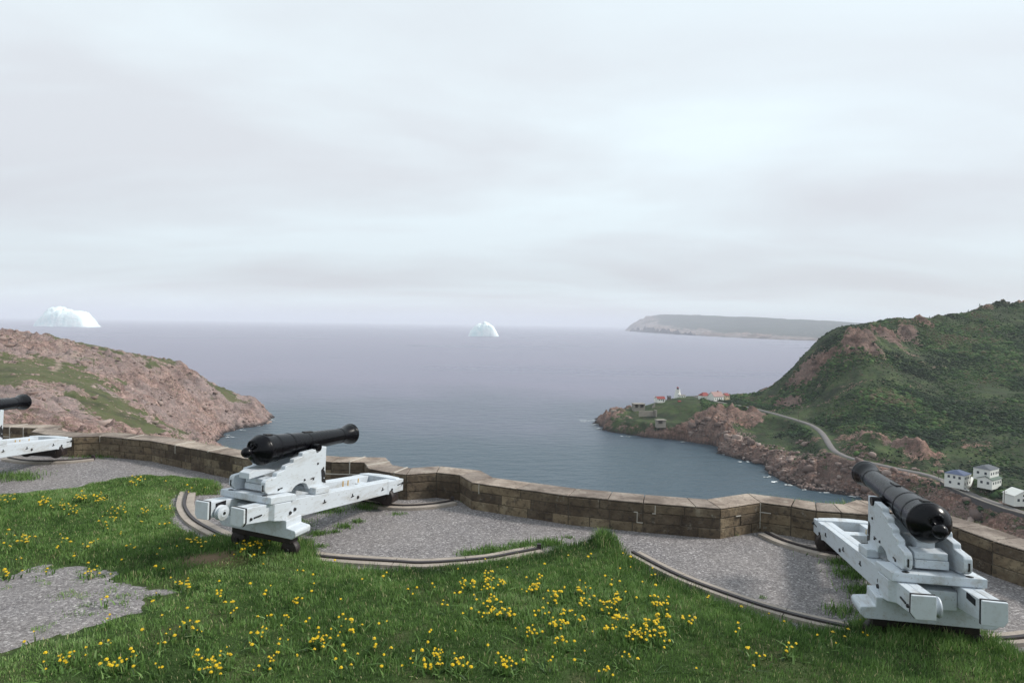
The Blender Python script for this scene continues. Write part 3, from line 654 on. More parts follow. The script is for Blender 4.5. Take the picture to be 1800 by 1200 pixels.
# ---- haze over the whole place
hz = bpy.data.meshes.new('haze'); bmh = bmesh.new(); bmesh.ops.create_cube(bmh, size=1.0); bmh.to_mesh(hz); bmh.free()
mh = bpy.data.materials.new('sea_air'); mh.use_nodes = True; th = mh.node_tree; th.nodes.clear()
oh = th.nodes.new('ShaderNodeOutputMaterial'); vh = th.nodes.new('ShaderNodeVolumePrincipled'); th.links.new(vh.outputs[0], oh.inputs['Volume'])
vh.inputs['Color'].default_value = (.89, .92, .99, 1); vh.inputs['Density'].default_value = 0.78e-4; vh.inputs['Anisotropy'].default_value = 0.0
oz = link('haze', hz, mh); oz.location = (0, 42000, 120); oz.scale = (161000, 97000, 2 * (120 - SEA + 30))
tag(oz, kind='stuff')

# ---- icebergs
def iceberg(name, cx, cy, prof, depth, label, seed, jag):
    """prof: top outline (x, height) along its length; shaped as a block whose top follows it and whose flanks narrow upward"""
    nx, ny = 90, 44; P = np.array(prof, float)
    xs = np.linspace(P[0, 0], P[-1, 0], nx); top = np.interp(xs, P[:, 0], P[:, 1])
    V = []; R = []
    U, W = np.meshgrid(np.linspace(-1, 1, nx), np.linspace(-1, 1, ny), indexing='ij')
    XX = np.repeat(xs[:, None], ny, 1); T = np.repeat(top[:, None], ny, 1)
    prof_y = 1 - np.abs(W + .12 * np.sin(U * 3)) ** 2.6
    rn = ridged(XX / jag, W * depth / jag, 5, seed); fn = fbm(XX / (jag * .4), W * depth / (jag * .4), 4, .55, seed + 2)
    wd, wh = worley(XX / (jag * .55), W * depth / (jag * .55))
    Z = T * np.clip(prof_y, 0, 1) ** .45 * (.90 + .16 * rn) * (.92 + .16 * wh) + (fn - .5) * jag * .12
    edge = (1 - np.abs(U) ** 10) * np.clip(1 - np.abs(W) ** 12, 0, 1)
    Z = Z * edge - 4 * (1 - edge) - .5
    YY = W * depth * (.55 + .45 * np.sqrt(np.clip(1 - U ** 2, 0, 1))) + (rn - .5) * depth * .1
    V = np.stack([XX, YY, Z], -1).reshape(-1, 3)
    me = np_mesh(name, V, [grid_faces(nx, ny)])
    o = link(name, me, M_ICE, loc=(cx, cy, SEA)); tag(o, label, 'iceberg', 'icebergs drifting on the open sea'); return o
def berg_from(pxs, base, depth_m, *a):
    bx, by = sea_pt(*base); sc = by / F_PX; ox = base[0]
    hb = at_depth(base[0], base[1], by)[2]
    prof = [((p[0] - ox) * sc, max(0.5, (base[1] + (p[0] - ox) * math.tan(ROLL) - p[1]) * sc)) for p in pxs]
    return bx, by, prof
bx, by, pr = berg_from([(68, 571), (70, 562), (75, 554), (84, 549), (90, 543), (97, 541), (112, 542), (125, 545), (142, 547), (154, 551), (159, 557), (162, 566), (170, 574)], (118, 574), 200)
iceberg('iceberg', bx * (by + 110) / by, by + 110, pr, 170, 'large flat-topped pale blue iceberg behind the left headland', 1., 120)
bx, by, pr = berg_from([(822, 589), (825, 581), (831, 576), (836, 571), (844, 569), (850, 567), (856, 567), (861, 570), (867, 574), (872, 580), (878, 590)], (850, 591), 100)
iceberg('iceberg', bx * (by + 50) / by, by + 50, pr, 55, 'small pointed white iceberg alone on the open sea', 5., 50)
# ================================================================== BATTERY: gravel, parapet, racers
WALL_IN = [(-40, 27.5), (-24, 21.2), (-16.6, 17.9), (-14.3, 16.3), (-13.4, 16.35), (-12.35, 16.25), (-12.1, 15.72), (-11.3, 15.3), (-10.62, 15.12), (-10.1, 15.28), (-8.54, 14.80), (-7.2, 14.02), (-5.65, 13.10), (-4.72, 12.72), (-4.35, 13.0), (-3.7, 12.86), (-3.02, 12.86), (-2.80, 12.32), (-2.30, 12.0), (-1.98, 11.88), (-1.43, 12.08), (-0.96, 11.90), (-0.70, 11.37),
           (1.0, 10.56), (2.2, 10.22), (3.38, 9.95), (4.18, 10.34), (4.60, 10.14), (4.90, 9.92), (5.26, 9.84), (5.62, 9.74), (5.95, 9.98), (6.40, 9.72), (6.62, 9.15), (6.72, 8.62), (6.93, 8.1), (7.5, 6.0), (8.2, 2.0), (8.6, -6), (9, -22)]
T_WALL = .5
WI = np.array(WALL_IN)
def offset(P, dist, clampm=1.35):
    P = np.asarray(P); n = len(P); out = []
    for i in range(n):
        a = P[i] - P[i - 1] if i > 0 else P[1] - P[0]; b_ = P[i + 1] - P[i] if i < n - 1 else a
        a = a / np.linalg.norm(a); b_ = b_ / np.linalg.norm(b_); na = np.array([-a[1], a[0]]); nb = np.array([-b_[1], b_[0]])
        m = na + nb; m = m / np.linalg.norm(m); k = min(1 / max(m @ na, .3), clampm); out.append(P[i] + m * dist * k)
    return np.array(out)
def courses(P, lo, hi, d0, d1, wmin, wmax, seed, mb, jit=.006, gap=.006):
    """one course of blocks cut along the polyline P; d0/d1 inner and outer offset"""
    r = random.Random(seed); A = offset(P, d0); B = offset(P, d1)
    for i in range(len(P) - 1):
        L = np.linalg.norm(P[i + 1] - P[i]); cuts = [0.0]
        if L > wmax * 1.05:
            s = 0
            while True:
                s += r.uniform(wmin, wmax)
                if s > L - wmin * .6: break
                cuts.append(s / L)
        cuts.append(1.0)
        for a, b_ in zip(cuts[:-1], cuts[1:]):
            g = gap / L; a2, b2 = a + g, b_ - g; j = r.uniform(-jit, jit); nrm = (A[i] - B[i]); nrm = nrm / (np.linalg.norm(nrm) + 1e-9)
            q = [A[i] + (A[i + 1] - A[i]) * a2 + nrm * j, A[i] + (A[i + 1] - A[i]) * b2 + nrm * j, B[i] + (B[i + 1] - B[i]) * b2, B[i] + (B[i + 1] - B[i]) * a2]
            mb.tint = r.random(); z0, z1 = lo + gap * .6, hi - gap * .6 + r.uniform(-.003, .003)
            mb.hexa([(p[0], p[1], z0) for p in q], [(p[0], p[1], z1) for p in q])
wall = empty('parapet_wall', (-0.70, 11.37, 0)); tag(wall, 'low brown stone parapet that angles around the gun bays along the gravel', 'wall')
def rel(mb): mb.v = [(x - wall.location.x, y - wall.location.y, z) for x, y, z in mb.v]; return mb
blk = MB(); courses(WI, -.06, .155, 0, .30, .28, .62, 3, blk); courses(WI, .155, .325, 0, .30, .30, .75, 4, blk)
rel(blk).build('wall_face', M_STONE, wall, bevel=.012)
blk = MB(); courses(WI, .325, .47, -.004, .30, .45, 1.0, 5, blk, jit=.004)
rel(blk).build('top_course', M_STONE, wall, bevel=.012)
blk = MB(); courses(WI, .473, .50, -.002, T_WALL, .55, 1.15, 9, blk, jit=.010); courses(WI, .2, .472, .31, T_WALL - .01, .5, 1.1, 6, blk)
rel(blk).build('coping', M_COPE, wall, bevel=.012)
core = MB(); courses(WI, -.5, .46, .012, T_WALL - .03, 50, 60, 2, core, jit=0, gap=0.0); courses(WI, -1.6, .2, .2, T_WALL + .05, 50, 60, 2, core, jit=0, gap=0)
rel(core).build('mortar_core', M_MORTAR, wall)
# pale repaired joints
lime = MB()
def lime_line(a, b_, w=.016, proud=.012, z0=None, z1=None):
    a = np.array(a, float); b_ = np.array(b_, float)
    d = b_ - a; L = np.linalg.norm(d[:2])
    if L < 1e-6: t = np.array([1, 0]);
    else: t = d[:2] / L
    n = np.array([t[1], -t[0]])
    lo, hi = min(a[2], b_[2]) - w / 2, max(a[2], b_[2]) + w / 2
    pts = [(a[0] + n[0] * proud, a[1] + n[1] * proud), (b_[0] + n[0] * proud, b_[1] + n[1] * proud), (b_[0] - n[0] * .01, b_[1] - n[1] * .01), (a[0] - n[0] * .01, a[1] - n[1] * .01)]
    lime.hexa([(p[0], p[1], lo) for p in pts], [(p[0], p[1], hi) for p in pts])
def on_wall(i, s, z): p = WI[i] + (WI[i + 1] - WI[i]) * s; return (p[0], p[1], z)
i0 = [k for k, p in enumerate(WALL_IN) if p[0] == 2.2][0]
def vline(i, s, z0, z1, w=.011): 
    p = on_wall(i, s, 0); q = on_wall(i, s + w / np.linalg.norm(WI[i + 1] - WI[i]), 0); lime_line((p[0], p[1], z0), (q[0], q[1], z1), 0)
def hline(i, s0, s1, z, w=.012): lime_line(on_wall(i, s0, z), on_wall(i, s1, z), w)
vline(i0 - 1, .92, .16, .32); hline(i0 - 1, .92, 1.0, .158); hline(i0 - 1, .88, .93, .325)
hline(i0, .12, .17, .325); vline(i0, .155, .33, .46)
vline(i0 + 1, .985, .06, .48, .008); hline(i0 + 1, .38, .5, .325); hline(i0 + 2, .0, .35, .33)
ia = [k for k, p in enumerate(WALL_IN) if p[0] == -3.02][0]
vline(ia - 1, .55, .25, .49, .02); hline(ia - 1, .0, .98, .24, .02); vline(ia + 6, .08, .3, .48); hline(ia - 2, .3, 1., .24, .02)
ic = [k for k, p in enumerate(WALL_IN) if p[0] == -8.54][0]
vline(ic, .62, .3, .49); vline(ic - 1, .02, .35, .5)
i5 = [k for k, p in enumerate(WALL_IN) if p[0] == -13.4][0]
vline(i5, .25, .1, .5, .02); vline(i5, .62, .1, .5, .02); hline(i5 - 1, .0, 1., .24, .02); hline(i5, .0, .25, .24, .02)
rel(lime).build('pale_mortar', M_LIME, wall)
# pale joints across the coping top
lj = MB(); Wo = offset(WI, T_WALL)
for i, s in ((ic, .62), (ic + 1, .35), (ia - 1, .55), (ia + 2, .2), (ia, .6), (i5, .25), (ic - 1, .55)):
    p = WI[i] + (WI[i + 1] - WI[i]) * s; q = Wo[i] + (Wo[i + 1] - Wo[i]) * s; t = (q - p) / np.linalg.norm(q - p); n = np.array([t[1], -t[0]]) * .013
    e_ = [p + n, q + n, q - n, p - n]; lj.hexa([(a[0], a[1], .47) for a in e_], [(a[0], a[1], .508) for a in e_])
rel(lj).build('pale_mortar', M_LIME, wall)

# gravel floor of the battery
def wall_side(X, Y):
    """positive inside the battery (metres from the wall line)"""
    P = [tuple(p) for p in WALL_IN] + [(9, -60), (-60, -60), (-60, 36)]
    return poly_sdf(X, Y, P)
def ground_grid(name, x0, x1, y0, y1, c, material):
    xs = np.arange(x0, x1 + c / 2, c); ys = np.arange(y0, y1 + c / 2, c); X, Y = np.meshgrid(xs, ys, indexing='ij')
    d = wall_side(X, Y); Z = (fbm(X / 1.7, Y / 1.7, 4, .5, 2.) - .5) * .035 + (fbm(X / .25, Y / .25, 2, .5, 7.) - .5) * .012
    Z = Z * sstep(0, .3, d); Z = np.where(d < -.12, -1.2, Z - .002)
    F = grid_faces(len(xs), len(ys), d > -.4)
    return np.stack([X, Y, Z], -1).reshape(-1, 3), F
Va, Fa = ground_grid('g', -16, 9.5, 2, 17, .09, None)
xs = [(-60, -16), (-16, 9.5), (9.5, 12)]
me = np_mesh('gravel_ground', Va, [Fa], smooth=True); tag(link('gravel_ground', me, M_GRAVEL), kind='structure')
far = MB()
for q in ([(-60, -40), (9, -40), (8.5, 2.0), (-60, 2.0)], [(-60, 2.0), (-16, 2.0), (-16, 17.5), (-24, 21.0), (-60, 34)]):
    far.add([(a, b_, -.012) for a, b_ in q], [tuple(range(len(q)))])
tag(far.build('gravel_ground', M_GRAVEL), kind='structure')

# racers: kerb stones with an iron rail along a measured arc
def smooth_line(P, n=10): return np.array(catmull([(*p, 0) for p in P], n))[:, :2]
def racer(P, w_in, w_out, label, base_i=0, z=.045, seglen=.55, seed=1):
    L = smooth_line(P); r = random.Random(seed)
    org = L[len(L) // 2]; root = empty('racer_track', (org[0], org[1], 0)); tag(root, label, 'gun racer', 'curved racers let into the battery floor')
    A = offset(L, w_in, 1.0); B = offset(L, -w_out, 1.0); A1 = offset(L, .030, 1.0); B1 = offset(L, -.030, 1.0)
    kb = MB(); n = len(L); i = 0
    while i < n - 1:
        j = i; s = 0; lim = r.uniform(.7, 1.3) * seglen * 2
        while j < n - 1 and s < lim: s += np.linalg.norm(L[j + 1] - L[j]); j += 1
        for X_, Y_ in ((A, A1), (B1, B)):
            for k in range(i, j):
                f0 = 0.0 if k > i else .012 / max(np.linalg.norm(L[k + 1] - L[k]), .02)
                p = [X_[k] + (X_[k + 1] - X_[k]) * f0, X_[k + 1], Y_[k + 1], Y_[k] + (Y_[k + 1] - Y_[k]) * f0]
                kb.tint = .5; q = [(a[0] - org[0], a[1] - org[1]) for a in p][::-1]
                kb.hexa([(a[0], a[1], -.08) for a in q], [(a[0], a[1], z + r.uniform(-.001, .001)) for a in q])
        i = j
    kb.build('kerb_stone', M_KERB, root)
    ra = MB(); C_ = offset(L, .024, 1.0) - org; D_ = offset(L, -.024, 1.0) - org
    for k in range(n - 1):
        q = [D_[k], D_[k + 1], C_[k + 1], C_[k]]; ra.hexa([(a[0], a[1], -.05) for a in q], [(a[0], a[1], z + .022) for a in q])
    q = [D_[-1], C_[-1]]
    ra.box(*(sorted((float(L[-1][0] - org[0]) - .03, float(L[-1][0] - org[0]) + .03))), *(sorted((float(L[-1][1] - org[1]) - .03, float(L[-1][1] - org[1]) + .03))), 0, z + .075)
    ra.build('rail', M_RAIL, root)
    return root
RA = [(-6.30, 12.15), (-6.12, 11.72), (-5.82, 11.12), (-5.33, 10.44), (-4.77, 9.9), (-4.2, 9.45), (-3.6, 9.12), (-2.97, 8.93), (-2.51, 8.79), (-1.61, 8.68), (-1.15, 8.65), (-0.38, 8.83), (0.09, 9.07), (0.45, 9.27)]
racer(RA, .16, .13, 'long curved rear racer with its rail, around the middle cannon by the grass', seed=2)
RB = [(1.83, 9.18), (2.29, 8.34), (2.83, 7.69), (3.22, 7.33), (3.63, 7.06), (4.15, 6.82), (4.8, 6.72), (5.5, 6.75), (6.2, 6.93)][::-1]
racer(RB[::-1], .13, .10, 'long curved rear racer with its rail, left of the cannon at right', seed=3)
racer([(-3.15, 11.95), (-2.6, 11.52), (-2.08, 11.37), (-1.76, 11.38), (-1.45, 11.48), (-1.2, 11.63), (-1.08, 11.73)], .13, .15, 'short front racer on pale kerb, under the front of the middle cannon', seed=4)
racer([(4.2, 10.17), (4.34, 9.77), (4.67, 9.37), (5.1, 9.12), (5.6, 9.05), (6.1, 9.18)], .12, .15, 'short front racer curving under the front of the cannon at right', seed=5)
racer([(-11.9, 14.75), (-11.3, 14.5), (-10.8, 14.47), (-10.3, 14.6), (-9.95, 14.85)], .12, .15, 'short front racer under the front of the partly seen left cannon', seed=6)
# ================================================================== CANNONS
# local frame: +Y towards the muzzle, +X to the gunner's right, Z up; gun frame u = y - U0
U0 = 3.4
def build_each(mb, name, material, parent, bevel=0.0):
    """each closed piece collected in mb becomes a sub-part of its own"""
    par = list(range(len(mb.v)))
    def find(a):
        while par[a] != a: par[a] = par[par[a]]; a = par[a]
        return a
    for f in mb.f:
        for q in f[1:]: par[find(q)] = find(f[0])
    # caps that repeat a tube's rim belong to it
    seen = {}
    for k, v in enumerate(mb.v):
        kk = (round(v[0], 5), round(v[1], 5), round(v[2], 5))
        if kk in seen: par[find(k)] = find(seen[kk])
        else: seen[kk] = k
    gr = {}
    for fi, f in enumerate(mb.f): gr.setdefault(find(f[0]), []).append(fi)
    for g_, fl in gr.items():
        m = MB(); mp_ = {}
        for fi in fl:
            ff = []
            for q in mb.f[fi]:
                if q not in mp_: mp_[q] = len(m.v); m.v.append(mb.v[q]); m.c.append(mb.c[q])
                ff.append(mp_[q])
            m.f.append(ff); m.sm.append(mb.sm[fi])
        m.build(name, material, parent, bevel=bevel)
def wt(u): return .966 - .1262 * (u + 5.39)          # top of the platform beams
def make_cannon(label):
    root = empty('cannon'); tag(root, label, 'cannon', 'black cannons on white garrison carriages')
    Yl = lambda u: u + U0
    # --- barrel
    a = Vector((0, Yl(-4.71), 1.548)); bq = Vector((0, Yl(-2.53), 1.442)); d = (bq - a).normalized(); Lb = (bq - a).length
    mb = MB()
    prof = [(-.315, .002), (-.312, .030), (-.295, .055), (-.265, .070), (-.235, .072), (-.205, .062), (-.185, .046), (-.172, .044), (-.150, .060), (-.135, .095), (-.115, .130), (-.085, .162), (-.05, .186), (-.02, .200), (0, .207), (.004, .210), (.034, .210), (.038, .203), (.06, .200),
            (.235, .190), (.237, .1935), (.262, .1935), (.264, .188), (.55, .172), (.552, .176), (.575, .176), (.577, .168), (.62, .166), (.97, .150), (.972, .1525), (.992, .1525), (.994, .147), (1.4, .135), (1.90, .120), (1.902, .1255), (1.925, .1255), (1.93, .119), (1.99, .120), (2.06, .132), (2.13, .153), (2.18, .166), (2.215, .166), (2.225, .172), (2.25, .172), (2.262, .164), (Lb, .155), (Lb + .001, .075), (Lb - .25, .070), (Lb - .26, .001)]
    kf = Lb / 2.2727; prof = [(s if s < .6 else .6 + (s - .6) * (Lb - .6) / (2.2727 - .6), r) if k < len(prof) - 4 else (s, r) for k, (s, r) in enumerate(prof)]
    mb.lathe(a, d, prof, 44, closed=False)
    barrel = mb.build('barrel', M_IRON, root)
    up = Vector((0, -d.z, d.y))
    t = MB(); c0 = a + d * .96 - up * .055
    t.tube(c0 + Vector((-.272, 0, 0)), c0 + Vector((.272, 0, 0)), .054, n=20); t.tube(c0 + Vector((-.17, 0, 0)), c0 + Vector((.17, 0, 0)), .075, n=20)
    t.build('trunnion', M_IRON, barrel, bevel=.003)
    # breeching loop above the button, vent patch, sight lugs
    t = MB(); pc = a + d * (-.165) + up * .085; R_ = .052
    for k in range(14):
        a1, a2 = k * math.pi * 2 / 14, (k + 1) * math.pi * 2 / 14
        t.tube(pc + Vector((math.cos(a1) * R_, 0, 0)) + up * math.sin(a1) * R_, pc + Vector((math.cos(a2) * R_, 0, 0)) + up * math.sin(a2) * R_, .019, n=8, cap=False)
    t.build('breeching_loop', M_IRON, barrel)
    t = MB()
    for s0, s1, w_, h0 in ((.075, .20, .035, .196), (.90, 1.10, .03, .146)):
        p0 = a + d * s0; p1 = a + d * s1
        lo = [p0 + Vector((-w_, 0, 0)) + up * (h0 - .03), p0 + Vector((w_, 0, 0)) + up * (h0 - .03), p1 + Vector((w_, 0, 0)) + up * (h0 - .04), p1 + Vector((-w_, 0, 0)) + up * (h0 - .04)]
        hi = [q + up * .048 for q in lo]; t.hexa(lo, hi)
    build_each(t, 'vent_patch', M_BOLT, barrel, bevel=.004)
    # --- cheeks
    CH = [(-3.545, 1.425), (-3.69, 1.452)]
    for k in range(7):
        th = math.radians(20 - k * 37); CH.append((-3.757 + .060 * math.cos(th), 1.425 + .058 * math.sin(th) - (.0 if k not in (0, 6) else 0)))
    CH = CH[:2] + [(-3.700, 1.41), (-3.712, 1.385), (-3.740, 1.368), (-3.775, 1.368), (-3.803, 1.388), (-3.815, 1.412), (-3.818, 1.430)]
    CH += [(-4.130, 1.440), (-4.143, 1.425), (-4.148, 1.388), (-4.325, 1.386), (-4.340, 1.372), (-4.348, 1.332), (-4.505, 1.327), (-4.522, 1.312), (-4.530, 1.274), (-4.685, 1.268), (-4.702, 1.252), (-4.708, 1.216), (-4.90, 1.210), (-4.930, 1.185), (-4.937, 1.09), (-4.915, 1.045), (-4.87, 1.015), (-4.79, .998), (-4.36, .925),
           (-4.33, .960), (-4.27, .990), (-4.19, 1.000), (-4.10, .990), (-4.03, .960), (-3.985, .905), (-3.96, .862), (-3.545, .812)]
    def vo(u): return .305 + (u + 4.94) / (4.94 - 3.54) * (.245 - .305)
    for s in (-1, 1):
        mb = MB()
        A = [(s * vo(u), Yl(u), w) for u, w in CH]; B = [(s * (vo(u) - .078), Yl(u), w) for u, w in CH]
        mb.prism(A, B)
        ck = mb.build('carriage_cheek', M_WHITE, root, bevel=.010, segs=2)
        t = MB()
        for u, w, r in ((-3.76, 1.205, .020), (-4.075, 1.03, .020), (-3.86, .99, .016), (-4.66, 1.03, .018)):
            x = s * (vo(u) + .001); t.tube((x - s * .01, Yl(u), w), (x + s * .012, Yl(u), w), r, r * .7, n=10)
        for u, w in ((-4.62, 1.035), (-3.88, 1.01)):
            x = s * vo(u); t.box(min(x, x + s * .006), max(x, x + s * .006), Yl(u) - .045, Yl(u) + .045, w - .007, w + .007)
        build_each(t, 'bolt', M_BOLT, ck)
        t = MB(); xx = sorted((s * .262, s * .278)); t.box(xx[0], xx[1], Yl(-4.942), Yl(-4.925), 1.065, 1.150); t.build('strap', M_BOLT, ck)
        t = MB(); P_ = [(-3.600, 1.125), (-3.665, 1.085), (-3.655, 1.02), (-3.635, .90), (-3.537, .86), (-3.545, .90), (-3.56, 1.0)]
        t.prism([(s * (vo(u) + .007), Yl(u), w) for u, w in P_], [(s * (vo(u) - .006), Yl(u), w) for u, w in P_]); t.build('strap', M_BOLT, ck)
        t = MB()
        for u, w in ((-3.60, 1.08), (-3.595, .95)): x = s * (vo(u) + .006); t.tube((x, Yl(u), w), (x + s * .008, Yl(u), w), .009, n=8)
        build_each(t, 'bolt', M_CAP, ck)
    # --- between and under the cheeks
    mb = MB(); mb.box(-.160, .150, Yl(-4.80), Yl(-4.66), 1.015, 1.100); mb.build('transom', M_WHITE, root, bevel=.006)
    mb = MB(); mb.box(-.160, .145, Yl(-4.78), Yl(-4.60), 1.104, 1.175); mb.build('stool_bed', M_WHITE, root, bevel=.006)
    mb = MB(); mb.box(-.165, .165, Yl(-3.75), Yl(-3.58), .86, 1.22); mb.build('transom', M_WHITE, root, bevel=.008)
    mb = MB()
    mb.prism([(-.085, Yl(-4.95), 1.180), (-.085, Yl(-4.95), 1.262), (-.085, Yl(-4.86), 1.286), (-.085, Yl(-4.45), 1.205), (-.085, Yl(-4.45), 1.180)],
             [(.085, Yl(-4.95), 1.180), (.085, Yl(-4.95), 1.262), (.085, Yl(-4.86), 1.286), (.085, Yl(-4.45), 1.205), (.085, Yl(-4.45), 1.180)])
    mb.build('quoin', M_WHITE, root, bevel=.008)
    mb = MB(); mb.prism([(.425 * s_, Yl(u), w) for s_ in (1,) for u, w in ((-4.955, wt(-4.955) + .004), (-4.955, 1.010), (-4.47, .945), (-4.44, .925), (-4.44, wt(-4.44) + .004))], [(-.425, Yl(u), w) for u, w in ((-4.955, wt(-4.955) + .004), (-4.955, 1.010), (-4.47, .945), (-4.44, .925), (-4.44, wt(-4.44) + .004))])
    rb = mb.build('rear_block', M_WHITE, root, bevel=.010)
    t = MB()
    for s in (-1, 1): t.lathe((s * .285, Yl(-4.915), 1.000), (0, .1, 1), [(0, .034), (.010, .034), (.012, .020), (.014, .020)], 14)
    build_each(t, 'bolt', M_BOLT, rb)
    mb = MB()
    for s in (-1, 1):
        xx = sorted((s * .235, s * .365)); mb.prism([(xx[0], Yl(u), w) for u, w in ((-3.93, wt(-3.93) + .004), (-3.93, .885), (-3.60, .842), (-3.60, wt(-3.6) + .004))], [(xx[1], Yl(u), w) for u, w in ((-3.93, wt(-3.93) + .004), (-3.93, .885), (-3.60, .842), (-3.60, wt(-3.6) + .004))])
    mb.box(-.234, .234, Yl(-3.90), Yl(-3.63), .79, .87)
    mb.build('front_axletree', M_WHITE, root, bevel=.010)
    # --- platform side beams, two timbers each
    for s in (-1, 1):
        def timb(v0, v1, name='side_beam'):
            U = [(-5.345, .755, 0), (-4.93, .685, 0), (-4.88, .675, 1), (-4.55, .590, 1), (-4.50, .588, 0), (-1.90, .292, 0), (-1.86, .282, 2), (-1.345, .240, 2)]
            m_ = MB(); n_ = len(U); vs = []
            for u, wb, sw in U:
                x1 = v1 + (.060 if sw == 1 else .018 if sw == 2 else 0.) if v1 > .3 else v1
                vs += [(s * v0, Yl(u), wb), (s * x1, Yl(u), wb), (s * x1, Yl(u), wt(u)), (s * v0, Yl(u), wt(u))]
            fs = [(0, 1, 2, 3), (4 * n_ - 4, 4 * n_ - 3, 4 * n_ - 2, 4 * n_ - 1)]
            for k in range(n_ - 1):
                for q in range(4): fs.append((k * 4 + q, k * 4 + (q + 1) % 4, k * 4 + 4 + (q + 1) % 4, k * 4 + 4 + q))
            m_.add(vs, fs); return m_
        m1 = timb(.288, .372); m2 = timb(.188, .2845)
        m1.add(m2.v, m2.f)
        bm_ = m1.build('side_beam', M_WHITE, root, bevel=.006)
        # end boards
        t = MB(); P_ = [(.186, .742), (.186, .972), (.395, .968), (.398, .79), (.36, .735)]
        t.prism([(s * v, Yl(-5.405), w) for v, w in P_], [(s * v, Yl(-5.372), w) for v, w in P_]); t.build('end_board', M_CAP, bm_, bevel=.008)
        t = MB(); P2 = [(.184, .738), (.184, .974), (.397, .971), (.400, .785), (.362, .731)]
        t.prism([(s * v, Yl(-5.371), w) for v, w in P2], [(s * v, Yl(-5.350), w) for v, w in P2]); t.build('iron_band', M_BOLT, bm_)
        t = MB()
        for u, w, r, xv in ((-4.57, .705, .028, .432), (-4.40, .70, .028, .372), (-2.82, .475, .030, .372), (-1.76, .35, .026, .390), (-5.25, .80, .022, .372)):
            t.tube((s * (xv - .01), Yl(u), w), (s * (xv + .016), Yl(u), w), r, r * .8, n=12)
        t.tube((s * .375, Yl(-1.385), .385), (s * .42, Yl(-1.385), .385), .022, n=10)
        for u in (-3.72, -2.98, -2.05):
            w = wt(u) - .135; x = s * .373; t.box(min(x, x + s * .010), max(x, x + s * .010), Yl(u) - .038, Yl(u) + .038, w - .006, w + .006); t.box(min(x, x + s * .010), max(x, x + s * .010), Yl(u) - .006, Yl(u) + .006, w, w + .045)
        xx = sorted((s * .390, s * .401)); t.box(xx[0], xx[1], Yl(-1.56), Yl(-1.42), .382, .394)
        xx = sorted((s * .374, s * .385)); t.box(xx[0], xx[1], Yl(-5.20), Yl(-5.06), .795, .812)
        build_each(t, 'bolt', M_BOLT, bm_)
        t = MB(); xx = sorted((s * .180, s * .196)); t.box(xx[0], xx[1], Yl(-5.27), Yl(-5.10), .865, .925); t.build('slot', M_DARK, bm_)
        t = MB()
        for u in (-2.45, -2.3, -1.98): xx = sorted((s * .1845, s * .187)); t.box(xx[0], xx[1], Yl(u), Yl(u) + .035, wt(u) - .16, wt(u) - .02)
        build_each(t, 'rust_streak', M_RUST, bm_)
    # --- cross pieces
    mb = MB(); mb.prism([(-.395, Yl(-1.62), .36), (-.395, Yl(-1.62), .505), (-.10, Yl(-1.62), .508), (.10, Yl(-1.62), .508), (.395, Yl(-1.62), .505), (.395, Yl(-1.62), .36)][::1],
                        [(-.34, Yl(-1.40), .33), (-.34, Yl(-1.40), .478), (-.10, Yl(-1.36), .482), (.10, Yl(-1.36), .482), (.34, Yl(-1.40), .478), (.34, Yl(-1.40), .33)])
    mb.v = [(x, y, z + .004) for x, y, z in mb.v]
    mb.build('front_transom', M_WHITE, root, bevel=.014)
    for u, w0, w1 in ((-2.05, .34, .45), (-3.1, .44, .58)):
        mb = MB(); mb.box(-.185, .185, Yl(u), Yl(u) + .16, w0, w1); mb.build('cross_transom', M_WHITE, root, bevel=.008)
    mb = MB(); mb.box(-.185, .185, Yl(-4.90), Yl(-4.55), .64, .835); mb.build('rear_transom', M_WHITE, root, bevel=.008)
    # --- stepped rear bolster
    mb = MB(); P_ = [(-.64, .53), (-.50, .545), (-.495, .645), (-.40, .650), (-.385, .662), (.385, .662), (.40, .650), (.495, .645), (.50, .545), (.64, .53), (.655, .50), (.65, .45), (.60, .405), (-.60, .405), (-.65, .45), (-.655, .50)]
    mb.prism([(v, Yl(-4.72), w) for v, w in P_], [(v, Yl(-4.40), w) for v, w in P_]); bo = mb.build('rear_bolster', M_WHITE, root, bevel=.012)
    # --- pulley on the inner side of the left beam
    mb = MB(); mb.lathe((-.186, Yl(-5.22), .800), (1, 0, 0), [(0, .060), (.02, .060), (.022, .098), (.034, .100), (.046, .080), (.062, .080), (.074, .100), (.088, .096), (.094, .055), (.098, .050)], 26)
    pu = mb.build('pulley', M_WHITE, root)
    mb = MB(); mb.tube((-.092, Yl(-5.22), .80), (-.080, Yl(-5.22), .80), .020, n=10); mb.build('pin', M_BOLT, pu)
    # --- trucks and their iron beds
    for u, vv, r, name in ((-4.40, .44, .130, 'rear'), (-1.66, .31, .150, 'front')):
        bd = MB()
        if name == 'rear': bd.box(-.50, .50, Yl(-4.64), Yl(-4.46), .30, .402)
        else: bd.prism([(-.40, Yl(-1.82), .10), (-.42, Yl(-1.82), .27), (.42, Yl(-1.82), .27), (.40, Yl(-1.82), .10)], [(-.40, Yl(-1.52), .10), (-.40, Yl(-1.52), .235), (.40, Yl(-1.52), .235), (.40, Yl(-1.52), .10)])
        bd.build('truck_bed', M_TRUCK, root, bevel=.008)
